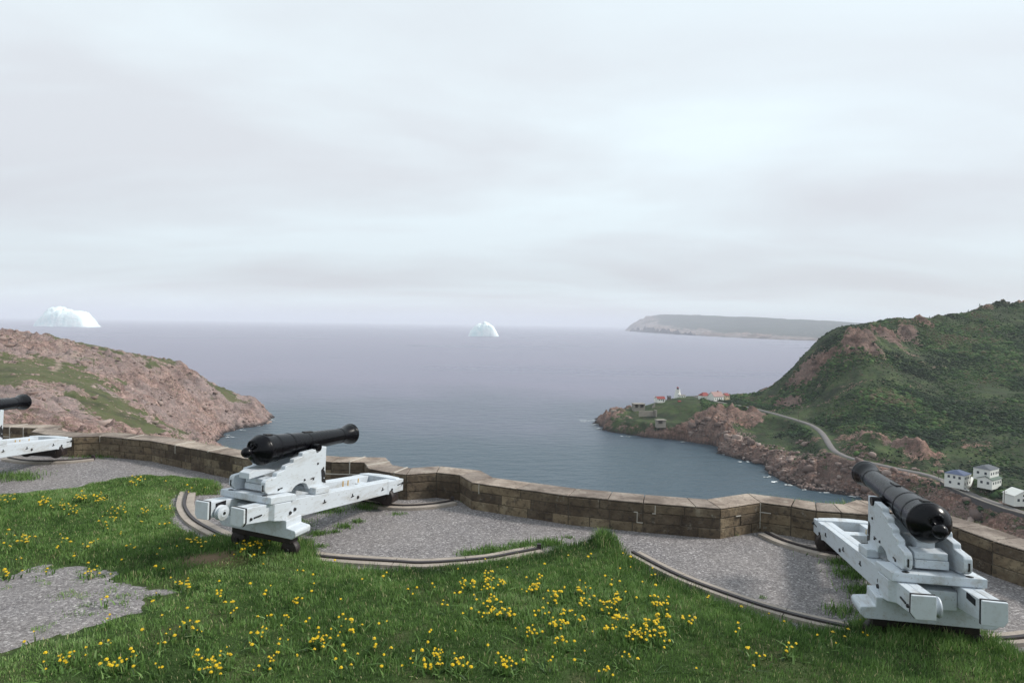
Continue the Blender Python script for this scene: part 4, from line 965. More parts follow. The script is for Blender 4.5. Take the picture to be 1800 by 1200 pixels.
        for s in (-1, 1):
            w_ = MB(); w_.lathe((s * vv, Yl(u) - .20, .065 + r), (s * .0, 1, 0), [(0, .03), (.002, r * .45), (.02, r * .95), (.03, r), (.105, r), (.115, r * .95), (.13, r * .45), (.132, .03)], 24)
            wh = w_.build('truck_wheel', M_TRUCK, root)
            w_ = MB(); w_.tube((s * vv, Yl(u) - .225, .065 + r), (s * vv, Yl(u) - .19, .065 + r), .03, n=10); w_.build('hub', M_BOLT, wh)
    return root
def pose(root, x, y, th, dz, rl, pt):
    """pivot on the ground at (x, y); th = heading clockwise from +Y; rl, pt small tilts"""
    Rm = Matrix.Rotation(-th, 4, 'Z') @ Matrix.Rotation(pt, 4, 'X') @ Matrix.Rotation(-rl, 4, 'Y')
    root.matrix_world = Matrix.Translation((x, y, dz)) @ Rm @ Matrix.Translation((0, -U0, 0))
def copy_tree(o, parent=None):
    c = o.copy(); COL.objects.link(c)
    if parent is not None: c.parent = parent; c.matrix_parent_inverse = o.matrix_parent_inverse.copy()
    for ch in [k for k in bpy.data.objects if k.parent == o]: copy_tree(ch, c)
    return c
gun = make_cannon('black cannon on a white carriage in the middle bay, its muzzle against the sea')
pose(gun, -1.920, 13.008, .3434, .030, -.0388, -.0071)
qn = [k for k in bpy.data.objects if k.parent == gun and k.name.startswith('quoin')][0]; qn.location = (0, -.04, .035)
g2 = copy_tree(gun); [k for k in bpy.data.objects if k.parent == g2 and k.name.startswith('quoin')][0].location = (0, .33, -.03)
bl = [k for k in bpy.data.objects if k.parent == g2 and k.name.startswith('barrel')][0]; pc_ = Vector((0, U0 - 3.757, 1.42))
bl.matrix_local = Matrix.Translation(pc_ + Vector((0, 0, -.035))) @ Matrix.Rotation(math.radians(3.0), 4, 'X') @ Matrix.Translation(-pc_)
g2['label'] = 'black cannon at the right, seen from behind its breech above the houses'
pose(g2, 5.513, 11.015, .2397, -.030, .0234, .0074)
g3 = copy_tree(gun); g3['label'] = 'cannon cut off by the left edge, only muzzle and platform front showing'
pose(g3, -11.0, 16.09, -.12, .11, -.06, .004)
# ================================================================== SMALL THINGS ON THE HEADLANDS
def ico(n=1):
    bm = bmesh.new(); bmesh.ops.create_icosphere(bm, subdivisions=n, radius=1.0)
    V = np.array([v.co[:] for v in bm.verts]); F = np.array([[v.index for v in f.verts] for f in bm.faces]); bm.free(); return V, F
CB = np.array([(a, b, c) for a in (-.8, .8) for b in (-.8, .8) for c in (-.8, .8)] + [(0, 0, 1.0), (1.05, .1, .1), (-1.05, -.1, 0), (.1, 1.05, -.1), (0, -1.05, .1)], float)
_b = bmesh.new(); [_b.verts.new(v) for v in CB]; bmesh.ops.convex_hull(_b, input=_b.verts); _b.verts.ensure_lookup_table(); _b.verts.index_update(); bmesh.ops.triangulate(_b, faces=_b.faces)
CB = np.array([v.co[:] for v in _b.verts]); CBF = np.array([[v.index for v in f.verts] for f in _b.faces]); _b.free()
ICO1, ICO1F = ico(1); ICO2, ICO2F = ico(2)
def scatter(name, pos, size, tint, base, baseF, material, squash=(.5, .9), rough=.35, smooth=False, up=0.2, spiky=False):
    n = len(pos); V0 = base[None] * (1 + rough * (rng.random((n, len(base), 1)) - .5) * 2)
    sc = np.stack([size * rng.uniform(.8, 1.25, n), size * rng.uniform(.8, 1.25, n), size * rng.uniform(*squash, n)], -1)
    V0 = V0 * sc[:, None, :]; a = rng.random(n) * 6.283; c_, s_ = np.cos(a)[:, None], np.sin(a)[:, None]
    X = V0[..., 0] * c_ - V0[..., 1] * s_; Y = V0[..., 0] * s_ + V0[..., 1] * c_
    V = np.stack([X, Y, V0[..., 2]], -1) + np.asarray(pos)[:, None, :] + np.array([0, 0, up]) * size[:, None, None]
    F = (baseF[None] + (np.arange(n) * len(base))[:, None, None]).reshape(-1, 3)
    ti = np.clip(np.repeat(tint[:, None], len(base), 1) + (rng.random((n, len(base))) - .5) * .25, 0, 1)
    return link(name, np_mesh(name, V.reshape(-1, 3), [F], smooth=smooth, attrs={'tint': ti.ravel()}), material)

# scrub on the hill: low bushes in drifts
xs = rng.uniform(150, 640, 150000); ys = rng.uniform(300, 800, 150000)
ax = xs / ys * F_PX + 900; dr = np.hypot(xs, ys)
dens = fbm(xs / 38, ys / 38, 4, .55, 9.); zz = H_R(xs, ys); rk = ROCK_R(xs, ys); dd = D_R(xs, ys)
rdist, _ = seg_dist(xs, ys, ROAD_S)
crest = np.interp(ax, [1300, 1400, 1470, 1600, 1760, 1850], [690, 675, 665, 705, 740, 750])
ok = (rk + (rng.random(len(xs)) - .5) * .5 < .6) & (dd > 12) & (rdist > 7) & (ys < crest) & (ax < 1880) & (dens + (rng.random(len(xs)) - .5) * .28 > .415) & ((zz - SEA > 15) | (rng.random(len(xs)) < .35)) & (ax > 1235)
i_ = np.where(ok)[0][:30000]
sz = rng.uniform(.45, 1.2, len(i_)) * np.where(rng.random(len(i_)) < .08, 1.7, 1) * np.clip(.6 + (dens[i_] - .4) * 3, .6, 1.45)
ti = np.clip(.12 + (fbm(xs[i_] / 26, ys[i_] / 26, 4, .6, 4.) - .30) * 1.9 + rng.normal(0, .17, len(i_)), 0, 1)
tag(scatter('scrub_bushes', np.stack([xs[i_], ys[i_], zz[i_]], -1), sz, ti, ICO1, ICO1F, M_BUSH, (.45, .85), .42, smooth=True), kind='stuff')

# boulders and broken rock along the right-hand shore and below the road
xs = rng.uniform(90, 420, 60000); ys = rng.uniform(215, 620, 60000); zz = H_R(xs, ys); dd = D_R(xs, ys); rdist, _ = seg_dist(xs, ys, ROAD_S); hs = zz - SEA
cl = fbm(xs / 16, ys / 16, 4, .55, 3.)
ok = (dd > .5) & (rdist > 6) & (hs < 24) & (((dd < 26) & (ys < 545)) | ((hs < 17) & (ys < 470) & (cl > .46)))
i_ = np.where(ok)[0][:11000]
sz = .28 + rng.pareto(2.8, len(i_)) * .42; sz = np.minimum(sz, 2.7) * np.where(dd[i_] < 16, 1.25, .85)
tag(scatter('shore_boulders', np.stack([xs[i_], ys[i_], zz[i_]], -1), sz, np.clip(rng.normal(.45, .25, len(i_)), 0, 1), CB, CBF, M_BOULDER, (.45, .9), .38), kind='stuff')
# a few loose blocks on the left headland
xs = rng.uniform(-480, -120, 30000); ys = rng.uniform(200, 640, 30000); zz = H_L(xs, ys); dd = D_L(xs, ys); rk = ROCK_L(xs, ys)
ok = (dd > 1) & ((rk > .5) | (rng.random(len(xs)) < .1)) & (xs / ys > -.86)
i_ = np.where(ok)[0][:4200]
sz = np.minimum(.3 + rng.pareto(3.0, len(i_)) * .5, 2.6)
tag(scatter('loose_rocks', np.stack([xs[i_], ys[i_], zz[i_]], -1), sz, np.clip(rng.normal(.62, .2, len(i_)), 0, 1), CB, CBF, M_BOULDER, (.4, .8), .36, up=0.0), kind='stuff')

# foam where swell breaks
def foam(pts, seed):
    V = []; F = []; r = random.Random(seed)
    for px, py, rx, ry, n in pts:
        for _ in range(n):
            x, y = sea_pt(px + r.gauss(0, rx), py + r.gauss(0, ry)); s = r.uniform(.3, 1.1); b0 = len(V); m = 9
            for k in range(m): V.append((x + math.cos(k * 6.283 / m) * s * r.uniform(.5, 1.5) * 1.6, y + math.sin(k * 6.283 / m) * s * r.uniform(.5, 1.4), SEA + .35))
            F.append(list(range(b0, b0 + m)))
    me = bpy.data.meshes.new('foam'); me.from_pydata(V, [], F); me.update(); return tag(link('foam', me, M_FOAM), kind='stuff')
foam([(1034, 740, 6, .8, 16), (1046, 745, 4, 1.2, 10), (1050, 752, 3, 1.5, 5), (478, 738, 2, 1, 5), (402, 768, 4, 1.5, 7), (1350, 838, 3, 1.2, 3), (1362, 847, 3, 1., 3), (1316, 812, 5, .6, 3), (1275, 799, 4, .4, 3), (1385, 853, 4, .5, 4), (1410, 861, 5, .4, 4), (1450, 866, 5, .4, 4), (1500, 873, 6, .5, 4), (1110, 767, 8, .3, 3), (1180, 777, 10, .3, 3), (430, 756, 6, .5, 4), (455, 749, 5, .4, 4), (702, 618, 1, .3, 2), (676, 637, 1, .3, 2)], 4)

def local_box(t, cx, cy, hw, hd, z0, z1): t.box(cx - hw, cx + hw, cy - hd, cy + hd, z0, z1)
def house(name, label, cat, px, py, h, w, dp, eave, ridge, rz, wallm, roofm, wins=(), door=None, roof='gable', chimney=False, sink=1.2, group=None, storey2=None):
    """front (-Y local) looks to the camera before turning by rz"""
    x, y = sea_pt(px, py, h); root = empty(name, (x, y, SEA + h), rz); tag(root, label, cat, group)
    t = MB(); t.box(-w / 2, w / 2, -dp / 2, dp / 2, -sink, eave)
    if roof == 'gable': t.prism([(-w / 2 + .01, -dp / 2, eave), (-w / 2 + .01, dp / 2, eave), (-w / 2 + .01, 0, ridge - .05)], [(w / 2 - .01, -dp / 2, eave), (w / 2 - .01, dp / 2, eave), (w / 2 - .01, 0, ridge - .05)])
    if roof == 'front': t.prism([(-w / 2, -dp / 2 + .01, eave), (w / 2, -dp / 2 + .01, eave), (0, -dp / 2 + .01, ridge - .05)], [(-w / 2, dp / 2 - .01, eave), (w / 2, dp / 2 - .01, eave), (0, dp / 2 - .01, ridge - .05)])
    wl = t.build('wall', wallm, root)
    t = MB(); o_ = .35
    if roof == 'gable':
        for s in (-1, 1):
            y0, y1 = s * (dp / 2 + o_), 0; z0 = eave - .15
            t.prism([(-w / 2 - o_, y0, z0), (-w / 2 - o_, y1, ridge), (-w / 2 - o_, y1, ridge + .22), (-w / 2 - o_, y0, z0 + .22)], [(w / 2 + o_, y0, z0), (w / 2 + o_, y1, ridge), (w / 2 + o_, y1, ridge + .22), (w / 2 + o_, y0, z0 + .22)])
    elif roof == 'front':
        for s in (-1, 1):
            x0, x1 = s * (w / 2 + o_), 0; z0 = eave - .15
            t.prism([(x0, -dp / 2 - o_, z0), (x1, -dp / 2 - o_, ridge), (x1, -dp / 2 - o_, ridge + .22), (x0, -dp / 2 - o_, z0 + .22)], [(x0, dp / 2 + o_, z0), (x1, dp / 2 + o_, ridge), (x1, dp / 2 + o_, ridge + .22), (x0, dp / 2 + o_, z0 + .22)])
    elif roof == 'hip':
        t.add([(-w / 2 - o_, -dp / 2 - o_, eave), (w / 2 + o_, -dp / 2 - o_, eave), (w / 2 + o_, dp / 2 + o_, eave), (-w / 2 - o_, dp / 2 + o_, eave), (-w / 2 + dp * .35, 0, ridge), (w / 2 - dp * .35, 0, ridge)],
              [(0, 1, 5, 4), (2, 3, 4, 5), (1, 2, 5), (3, 0, 4), (3, 2, 1, 0)])
    else: t.box(-w / 2 - .2, w / 2 + .2, -dp / 2 - .2, dp / 2 + .2, eave + .01, ridge)
    rf = t.build('roof', roofm, root)
    if chimney:
        t = MB(); t.box(w * .18, w * .18 + .8, -.4, .4, eave, ridge + 1.1); t.build('chimney', M_RED, rf)
    for wn in wins:
        side, a, z0, ww, hh = wn
        t = MB(); f = MB()
        if side == 'f': t.box(a - ww / 2, a + ww / 2, -dp / 2 - .03, -dp / 2 + .05, z0, z0 + hh); f.box(a - ww / 2 - .12, a + ww / 2 + .12, -dp / 2 - .015, -dp / 2 + .05, z0 - .12, z0 + hh + .12)
        else:
            sx = -1 if side == 'l' else 1; xx = sorted((sx * (w / 2 + .03), sx * (w / 2 - .05))); t.box(*xx, a - ww / 2, a + ww / 2, z0, z0 + hh); xx = sorted((sx * (w / 2 + .015), sx * (w / 2 - .05))); f.box(*xx, a - ww / 2 - .12, a + ww / 2 + .12, z0 - .12, z0 + hh + .12)
        fr = f.build('window', M_WALLP, root); t.build('pane', M_GLASS, fr)
    if door is not None:
        t = MB(); t.box(door - .5, door + .5, -dp / 2 - .04, -dp / 2 + .05, 0, 2.1); t.build('door', M_DARK, root)
    return root
def wrow(side, xs_, z0, ww, hh): return [(side, x, z0, ww, hh) for x in xs_]
# lighthouse point
x, y = sea_pt(1191, 698, 26.5); L = empty('lighthouse', (x, y, SEA + 26.0)); tag(L, 'white tapering lighthouse with a small red lantern roof on the rocky point', 'lighthouse')
t = MB(); t.lathe((0, 0, -1), (0, 0, 1), [(0, 4.3), (9.2, 2.2), (9.2, 2.2)], 8); t.build('tower', M_WALLP, L)
t = MB(); t.lathe((0, 0, 8.2), (0, 0, 1), [(0, 2.2), (0.05, 2.8), (.35, 2.8), (.4, 2.2)], 16); t.build('gallery', M_WALLP, L)
t = MB(); t.lathe((0, 0, 8.6), (0, 0, 1), [(0, 1.15), (1.7, 1.15)], 12); ln = t.build('lantern', M_GLASS, L)
t = MB(); t.lathe((0, 0, 10.3), (0, 0, 1), [(0, 1.35), (.9, .5), (1.3, .12), (1.5, .05)], 12); t.build('lantern_roof', M_RED, L)
t = MB(); t.box(-.4, .4, -3.45, -2.8, 2.2, 3.4); t.build('window', M_GLASS, L); t = MB(); t.box(-.35, .35, -2.75, -2.0, 5.4, 6.4); t.build('window', M_GLASS, L)
house('fog_signal_building', 'low white flat-roofed building against the right foot of the lighthouse', 'building', 1199, 699, 26.3, 5.5, 5, 2.7, 3.0, .2, M_WALLP, M_CONC, wrow('f', (-1, 1.2), 1, .8, 1), roof='flat')
house('cottage', 'small white house with a dark red roof left of the lighthouse', 'house', 1160, 705, 24, 8.4, 6, 2.8, 4.8, .25, M_WALLP, M_RED, wrow('f', (-2, .4), 1, 1, 1.1), door=2.4)
t0 = empty('signal_mast', (*sea_pt(1150, 704, 24), SEA + 23.8)); tag(t0, 'thin white post beside the small house on the point', 'mast')
t = MB(); t.tube((0, 0, -.5), (0, 0, 4.6), .34, .28, 8); t.build('post', M_WALLP, t0); t = MB(); t.box(-.5, .5, -.4, .4, 4.6, 5.1); t.build('lamp_box', M_WALLP, t0)
house('shed', 'tiny dark shed between the small house and the lighthouse', 'shed', 1176, 702, 25, 3, 3, 2.8, 3.8, .1, M_POLE, M_GREYROOF, (), roof='gable')
house('shed', 'tiny red shed on the bank right below the lighthouse', 'shed', 1194, 708, 24.8, 2.2, 2.0, 1.7, 2.3, .2, M_RED, M_RED, ())
house('keepers_house', 'white house with a bright red hipped roof, leftmost of the keepers houses', 'house', 1238, 701, 25.8, 9.5, 7.5, 3.6, 6.9, .35, M_WALLP, M_RED, wrow('f', (-3, -.8, 1.6), 1.2, 1, 1.3), door=3.4, roof='hip')
house('keepers_house', 'largest white house with a faded red roof and a white gable end', 'house', 1258, 703, 25.6, 13.5, 8.5, 4.2, 8.4, .5, M_WALLP, M_PINKROOF, wrow('f', (-4.6, -2, .8, 3.6), 1.2, 1, 1.4) + wrow('r', (-1.6, 1.6), 1.2, 1, 1.3) + [('r', 0, 4.4, 1, 1.2)], roof='gable', chimney=True)
house('keepers_house', 'small cream house with a red roof right of the big gabled house', 'house', 1275, 700, 25.4, 5.6, 6, 3.2, 5.4, .5, M_YELLOW, M_RED, wrow('f', (-1.2, 1.3), 1.2, .9, 1.2))
# ruined battery works
def bunker(name, label, px, py, h, w, dp, hh, rz, opens, slab=.5):
    x, y = sea_pt(px, py, h); root = empty(name, (x, y, SEA + h), rz); tag(root, label, 'bunker')
    t = MB(); z1 = hh - slab
    cuts = sorted(opens); prev = -w / 2
    for a, b_ in cuts: t.box(prev, a, -dp / 2, -dp / 2 + .6, -2.5, z1); t.box(a, b_, -dp / 2, -dp / 2 + .6, -2.5, hh * .25); prev = b_
    t.box(prev, w / 2, -dp / 2, -dp / 2 + .6, -2.5, z1); t.box(-w / 2, -w / 2 + .6, -dp / 2 + .6, dp / 2, -2.5, z1); t.box(w / 2 - .6, w / 2, -dp / 2 + .6, dp / 2, -2.5, z1); t.box(-w / 2 + .6, w / 2 - .6, dp / 2 - .6, dp / 2, -2.5, z1)
    t.build('wall', M_CONC, root, bevel=.08); t = MB(); t.box(-w / 2 - .5, w / 2 + .5, -dp / 2 - .6, dp / 2 + .4, z1 + .01, hh); t.build('roof_slab', M_CONC, root, bevel=.1); return root
bunker('gun_bunker', 'grey concrete bunker with a black opening, highest of the ruins near the tip', 1122, 718, 18.3, 11, 7, 5.2, .15, [(-4.3, -1.5), (.6, 4.2)])
bunker('gun_bunker', 'small grey bunker halfway down the cliff right of the ruins', 1161, 746, 12.0, 8, 5, 4.6, .2, [(-3, .6)])
bunker('lookout_hut', 'tiny concrete hut farthest out on the tip of the point', 1079, 725, 13.4, 4.5, 3, 2.2, .1, [(-1, .6)], .3)
x, y = sea_pt(1137, 728, 16.0); rw = empty('retaining_wall', (x, y, SEA + 16.0), .22); tag(rw, 'long low concrete wall with a pale end below the upper bunker', 'wall')
t = MB(); t.box(-8, 7.4, -.5, .5, -2, 3.2); t.build('wall_body', M_CONC, rw, bevel=.08); t = MB(); t.box(7.45, 8.3, -4.4, .9, -3, 4.4); t.build('buttress', M_CONC, rw, bevel=.08)
x, y = sea_pt(1146, 716, 19); stp = empty('stairway', (x, y, SEA + 19), .2); tag(stp, 'steep concrete stairs climbing from the bunker to the small house', 'stairs')
t = MB()
for k in range(10): t.box(-1.2 + k * .42, -.75 + k * .42, -1, 1, -3, -1.6 + k * .62)
t.build('step', M_CONC, stp)
# houses at the road on the right
house('house', 'white two-storey house with a blue-grey roof, closest to the road bend', 'house', 1683, 851, 17.5, 9.5, 9, 6.1, 7.9, .62, M_WALLP, M_BLUEROOF, wrow('f', (-3.2, -.9, 1.4, 3.6), 3.9, 1.1, 1.3) + wrow('f', (-3.2, 0, 3.2), .9, 1.1, 1.3) + wrow('l', (-2.5, 0, 2.5), 3.9, 1.1, 1.3) + wrow('l', (-2.2, 1.8), .9, 1.1, 1.3) + wrow('r', (-2.2, 1.8), 3.9, 1.1, 1.3), roof='hip')
house('house', 'cream-white house with a dark flat-looking roof, uppermost on the slope', 'house', 1733, 837, 24, 10.2, 7.5, 4.6, 6.2, .55, M_WALLP, M_GREYROOF, wrow('f', (-3.6, -1, 1.8, 4), 1.8, 1.2, 1.3) + wrow('l', (-1.8, 1.6), 1.8, 1.1, 1.3), roof='hip')
house('house', 'white house with a grey-green roof standing just below the uppermost house', 'house', 1739, 852, 20, 10.8, 6.5, 3.7, 5.1, .55, M_WALLP, M_GREENROOF, wrow('f', (-3.8, -1.2, 1.4, 3.8), 1.3, 1.2, 1.3) + wrow('l', (-1.4, 1.4), 1.3, 1.1, 1.3), roof='gable')
house('house', 'white gabled house at the right edge of the photo beside the road', 'house', 1789, 882, 16.5, 9.4, 7, 3.9, 6.4, .02, M_WALLP, M_WALLP, wrow('f', (-2.6, 0, 2.6), 1.2, 1.2, 1.3) + [('f', 0, 3.6, 1, .9)], roof='front')
x, y = sea_pt(1706, 853, 17); rp = empty('ramp', (x, y, SEA + 17), -.75); tag(rp, 'pale sloping ramp between the two-storey house and the green-roofed house', 'ramp')
t = MB(); t.prism([(-.7, -5, .3), (.7, -5, .3), (.7, -5, .6), (-.7, -5, .6)], [(-.7, 6, 3.3), (.7, 6, 3.3), (.7, 6, 3.6), (-.7, 6, 3.6)]); t.build('deck', M_WALLP, rp)
for yy in (-2, 1.5, 5): t = MB(); t.box(-.6, .6, yy, yy + .2, -1.5, .8 + (yy + 4) * .27); t.build('post', M_POLE, rp)
# parked car by the two-storey house
x, y = sea_pt(1695, 862, 15.6); car = empty('parked_car', (x, y, SEA + 15.7), -.85); tag(car, 'small white car parked on the roadside below the two-storey house', 'car')
t = MB(); t.prism([(-2.1, -.85, .3), (2.1, -.85, .3), (2.15, -.85, .75), (1.2, -.85, .88), (-2.05, -.85, .9)], [(-2.1, .85, .3), (2.1, .85, .3), (2.15, .85, .75), (1.2, .85, .88), (-2.05, .85, .9)]); bd = t.build('body', M_WALLP, car, bevel=.08)
t = MB(); t.prism([(-1.8, -.75, .9), (1.0, -.75, .88), (.4, -.65, 1.4), (-1.4, -.65, 1.42)], [(-1.8, .75, .9), (1.0, .75, .88), (.4, .65, 1.4), (-1.4, .65, 1.42)]); t.build('cabin', M_GLASS, car)
for sx in (-1.3, 1.3):
    for sy in (-.86, .72): t = MB(); t.tube((sx, sy, .32), (sx, sy + .14, .32), .32, n=12); t.build('wheel', M_DARK, car)
# sea wall under the road
SW = np.array([(*sea_pt(a, b_, h), h) for a, b_, h in [(1652, 849, 15.2), (1672, 861, 14.9), (1700, 874, 14.5), (1730, 886, 14.2), (1765, 898, 13.9), (1800, 908, 13.6), (1850, 922, 13.2), (1900, 938, 13)]])
sw = empty('sea_wall', (SW[3][0], SW[3][1], SEA)); tag(sw, 'long dark concrete wall holding up the road below the houses', 'wall')
def wallribbon(name, L, h0, h1, th_, material, parent):
    t = MB(); A = offset(L[:, :2], 0); B = offset(L[:, :2], th_); o = parent.location
    for k in range(len(L) - 1):
        q = [A[k], A[k + 1], B[k + 1], B[k]]; zs = [L[k, 2], L[k + 1, 2], L[k + 1, 2], L[k, 2]]
        t.hexa([(p[0] - o.x, p[1] - o.y, z + h0) for p, z in zip(q, zs)], [(p[0] - o.x, p[1] - o.y, z + h1) for p, z in zip(q, zs)])
    return t.build(name, material, parent)
wallribbon('wall_face', SW, -4.5, 1.1, .8, M_SEAWALL, sw); wallribbon('cap', SW, 1.104, 1.5, .9, M_CONC, sw)
# utility poles
for px, py, h, hp, lab in ((1452, 745, 24, 9, 'thin utility pole above the bend of the road, left of the pair'), (1462, 746, 24, 9, 'thin utility pole above the bend of the road, right of the pair'), (1403, 737, 24, 8, 'thin utility pole standing alone by the upper road'),
                       (1650, 838, 16.4, 8.5, 'thin utility pole on the roadside left of the two-storey house'), (1765, 880, 17, 8.5, 'thin utility pole left of the gabled house at the right edge')):
    x, y = sea_pt(px, py, h); z = float(H_R(x, y)); p_ = empty('utility_pole', (x, y, z)); tag(p_, lab, 'pole', 'utility poles along the road')
    t = MB(); t.tube((0, 0, -1), (0, 0, hp), .19, .13, 8); t.build('pole', M_POLE, p_); t = MB(); t.box(-1.2, 1.2, -.08, .08, hp - 1, hp - .78); t.build('crossarm', M_POLE, p_)
# stunted spruces on the skyline
def spruce(seed, h):
    r = random.Random(seed); V = []; F = []
    for k in range(70):
        f = k / 70; z = h * (.12 + .86 * f); rad = (1 - f) ** .8 * h * .30 * r.uniform(.6, 1.25) + .12; a = r.uniform(0, 6.283); b0 = len(V)
        tip = (math.cos(a) * rad, math.sin(a) * rad, z - rad * .25); s = .30 * h * .22 * (1.2 - f)
        V += [(0, 0, z + .25), (tip[0] - math.sin(a) * s, tip[1] + math.cos(a) * s, tip[2]), (tip[0] * 1.2, tip[1] * 1.2, tip[2] - .1), (tip[0] + math.sin(a) * s, tip[1] - math.cos(a) * s, tip[2])]
        F += [(b0, b0 + 1, b0 + 2), (b0, b0 + 2, b0 + 3)]
    return V, F
sp_mesh = []
for k in range(3):
    V_, F_ = spruce(k + 1, 3.0); me = bpy.data.meshes.new('crown'); me.from_pydata(V_, [], F_); me.update(); a_ = me.attributes.new('tint', 'FLOAT', 'POINT'); a_.data.foreach_set('value', np.clip(rng.normal(.18, .1, len(V_)), 0, 1).astype(np.float32)); me.materials.append(M_BUSH); sp_mesh.append(me)
tr = MB(); tr.tube((0, 0, -.5), (0, 0, 1.6), .12, .05, 6); TRK = tr.build('trunk', M_POLE)
for k, (px, py, dep, hh) in enumerate([(1535, 567, 668, 1.0), (1545, 566, 674, .8), (1560, 562, 680, 1.1), (1588, 560, 686, .9), (1634, 557, 698, 1.0), (1642, 558, 700, .8), (1690, 545, 716, 1.0), (1702, 544, 722, 1.2), (1708, 545, 722, .9), (1722, 540, 724, 1.1), (1730, 537, 726, 1.0), (1745, 533, 728, .8), (1480, 573, 655, .8), (1500, 571, 662, .7)]):
    x, y, _ = at_depth(px, py, dep); z = float(H_R(x, y)); s_ = empty('spruce_tree', (x, y, z)); s_.scale = (hh, hh, hh)
    tag(s_, 'tiny dark spruce standing up on the skyline of the right hill', 'tree', 'small spruces on the skyline')
    c_ = bpy.data.objects.new('crown', sp_mesh[k % 3]); COL.objects.link(c_); c_.parent = s_
    if k == 0: TRK.parent = s_
    else: q_ = TRK.copy(); COL.objects.link(q_); q_.parent = s_

# ================================================================== TURF, GRASS, DANDELIONS
GP = [(-12, 872), (0, 870), (60, 866), (120, 861), (160, 851), (190, 845), (250, 838), (330, 838), (378, 843), (396, 854), (385, 866), (335, 868), (309, 866), (303, 880), (308, 903), (326, 932), (350, 952), (372, 946), (398, 946), (450, 950), (512, 950), (535, 954), (552, 968), (562, 988), (640, 1001), (750, 1000), (850, 992), (910, 983), (960, 971), (985, 957), (1010, 958), (1038, 958), (1064, 950), (1078, 953), (1100, 972), (1150, 1005),
      (1250, 1049), (1360, 1087), (1440, 1104), (1480, 1107), (1500, 1092), (1530, 1088), (1600, 1094), (1700, 1106), (1760, 1135), (1800, 1155), (1860, 1180)]
TURF = [on_z(a, b_, .03) for a, b_ in GP]
TURF = [(-26, 11.5), (-13, 11.4)] + TURF + [(6.2, 4.5), (7.0, -8), (-26, -8)]
PATCH = [on_z(a, b_, .05) for a, b_ in [(-60, 1008), (0, 1012), (90, 1003), (150, 1003), (200, 1015), (235, 1035), (275, 1052), (322, 1061), (290, 1069), (250, 1080), (225, 1100), (190, 1115), (130, 1130), (90, 1150), (0, 1174), (-60, 1185)]] + [(-9, 5.4), (-14, 5.0), (-14, 8.4)]
def grass_d(X, Y):
    wx = (fbm(X / .5, Y / .5, 3, .6, 2.) - .5) * .22; wy = (fbm(X / .5, Y / .5, 3, .6, 4.) - .5) * .22
    d1 = poly_sdf(X + wx, Y + wy, TURF); d2 = poly_sdf(X + wx * 2.6, Y + wy * 2.6, PATCH)
    d2 = d2 + (fbm(X / .17, Y / .17, 3, .65, 8.) - .5) * .34
    return np.minimum(d1, -d2), d1, -d2
def turf_z(X, Y, d1, d2):
    z = .085 * sstep(-.02, .35, d1) + .05 * sstep(0, 1.2, d1) + (fbm(X / 1.4, Y / 1.4, 3, .5, 6.) - .5) * .09 * sstep(0, .6, d1) + .10 * sstep(8.6, 6.0, Y) * sstep(0, 1, d1)
    z = z - .055 * (1 - sstep(0, .5, d2)) * sstep(0, .3, d1)
    z = z + .13 * np.exp(-((X - 1.45) / .30) ** 2 - ((Y - 9.45) / .35) ** 2)          # the grassy knob between the two racers
    ax_, ay_ = on_z(455, 985, .1); z = z + .12 * np.exp(-((X - ax_) / .8) ** 2 - ((Y - ay_) / .35) ** 2) * sstep(0, .25, d1)
    z = z + 1.5 * sstep(4.9, 0.2, Y) * sstep(0, 1, d1)                                # the bank the photographer stands on
    return z
xs = np.arange(-14, 7.2, .055); ys = np.arange(3.0, 14.0, .055); X, Y = np.meshgrid(xs, ys, indexing='ij')
dg, d1, d2 = grass_d(X, Y); Z = turf_z(X, Y, d1, d2) + (fbm(X / .12, Y / .12, 2, .5, 1.) - .5) * .018
Z = np.where(d1 < 0, -.05 + np.maximum(d1, -.3) * .3, Z)
sx_, sy_ = on_z(365, 992, .1)
bare = np.clip(1.1 * np.exp(-((X - sx_) / .45) ** 2 - ((Y - sy_) / .20) ** 2) + .7 * np.exp(-((X - on_z(335, 958)[0]) / .25) ** 2 - ((Y - on_z(335, 958)[1]) / .2) ** 2) + .45 * (1 - sstep(.0, .10, d1)), 0, 1)
k1 = (d2 > -.10)
V = np.stack([X, Y, Z], -1).reshape(-1, 3); keep = (d1 > -.12)
Fg = grid_faces(len(xs), len(ys), keep & k1)
me = np_mesh('turf', V, [Fg], smooth=True, attrs={'bare': bare.ravel()}); tag(link('turf', me, M_TURF), kind='structure')
# gravel patch let into the lawn, following the lawn's level
Fp = grid_faces(len(xs), len(ys), keep & (d2 < .0)); Vp = V.copy(); Vp[:, 2] += -.012 + .022 * sstep(.02, -.12, d2).ravel()
me = np_mesh('gravel_path', Vp, [Fp], smooth=True); tag(link('gravel_path', me, M_GRAVEL), kind='structure')
bk = MB(); xsb = np.linspace(-26, 7.5, 30); ysb = np.linspace(-8, 3.1, 14)
XB, YB = np.meshgrid(xsb, ysb, indexing='ij'); ZB = .24 + 1.5 * sstep(4.9, .2, YB)
me = np_mesh('turf', np.stack([XB, YB, ZB - .02], -1).reshape(-1, 3), [grid_faces(30, 14)], smooth=True, attrs={'bare': np.zeros(XB.size)}); tag(link('turf', me, M_TURF), kind='structure')

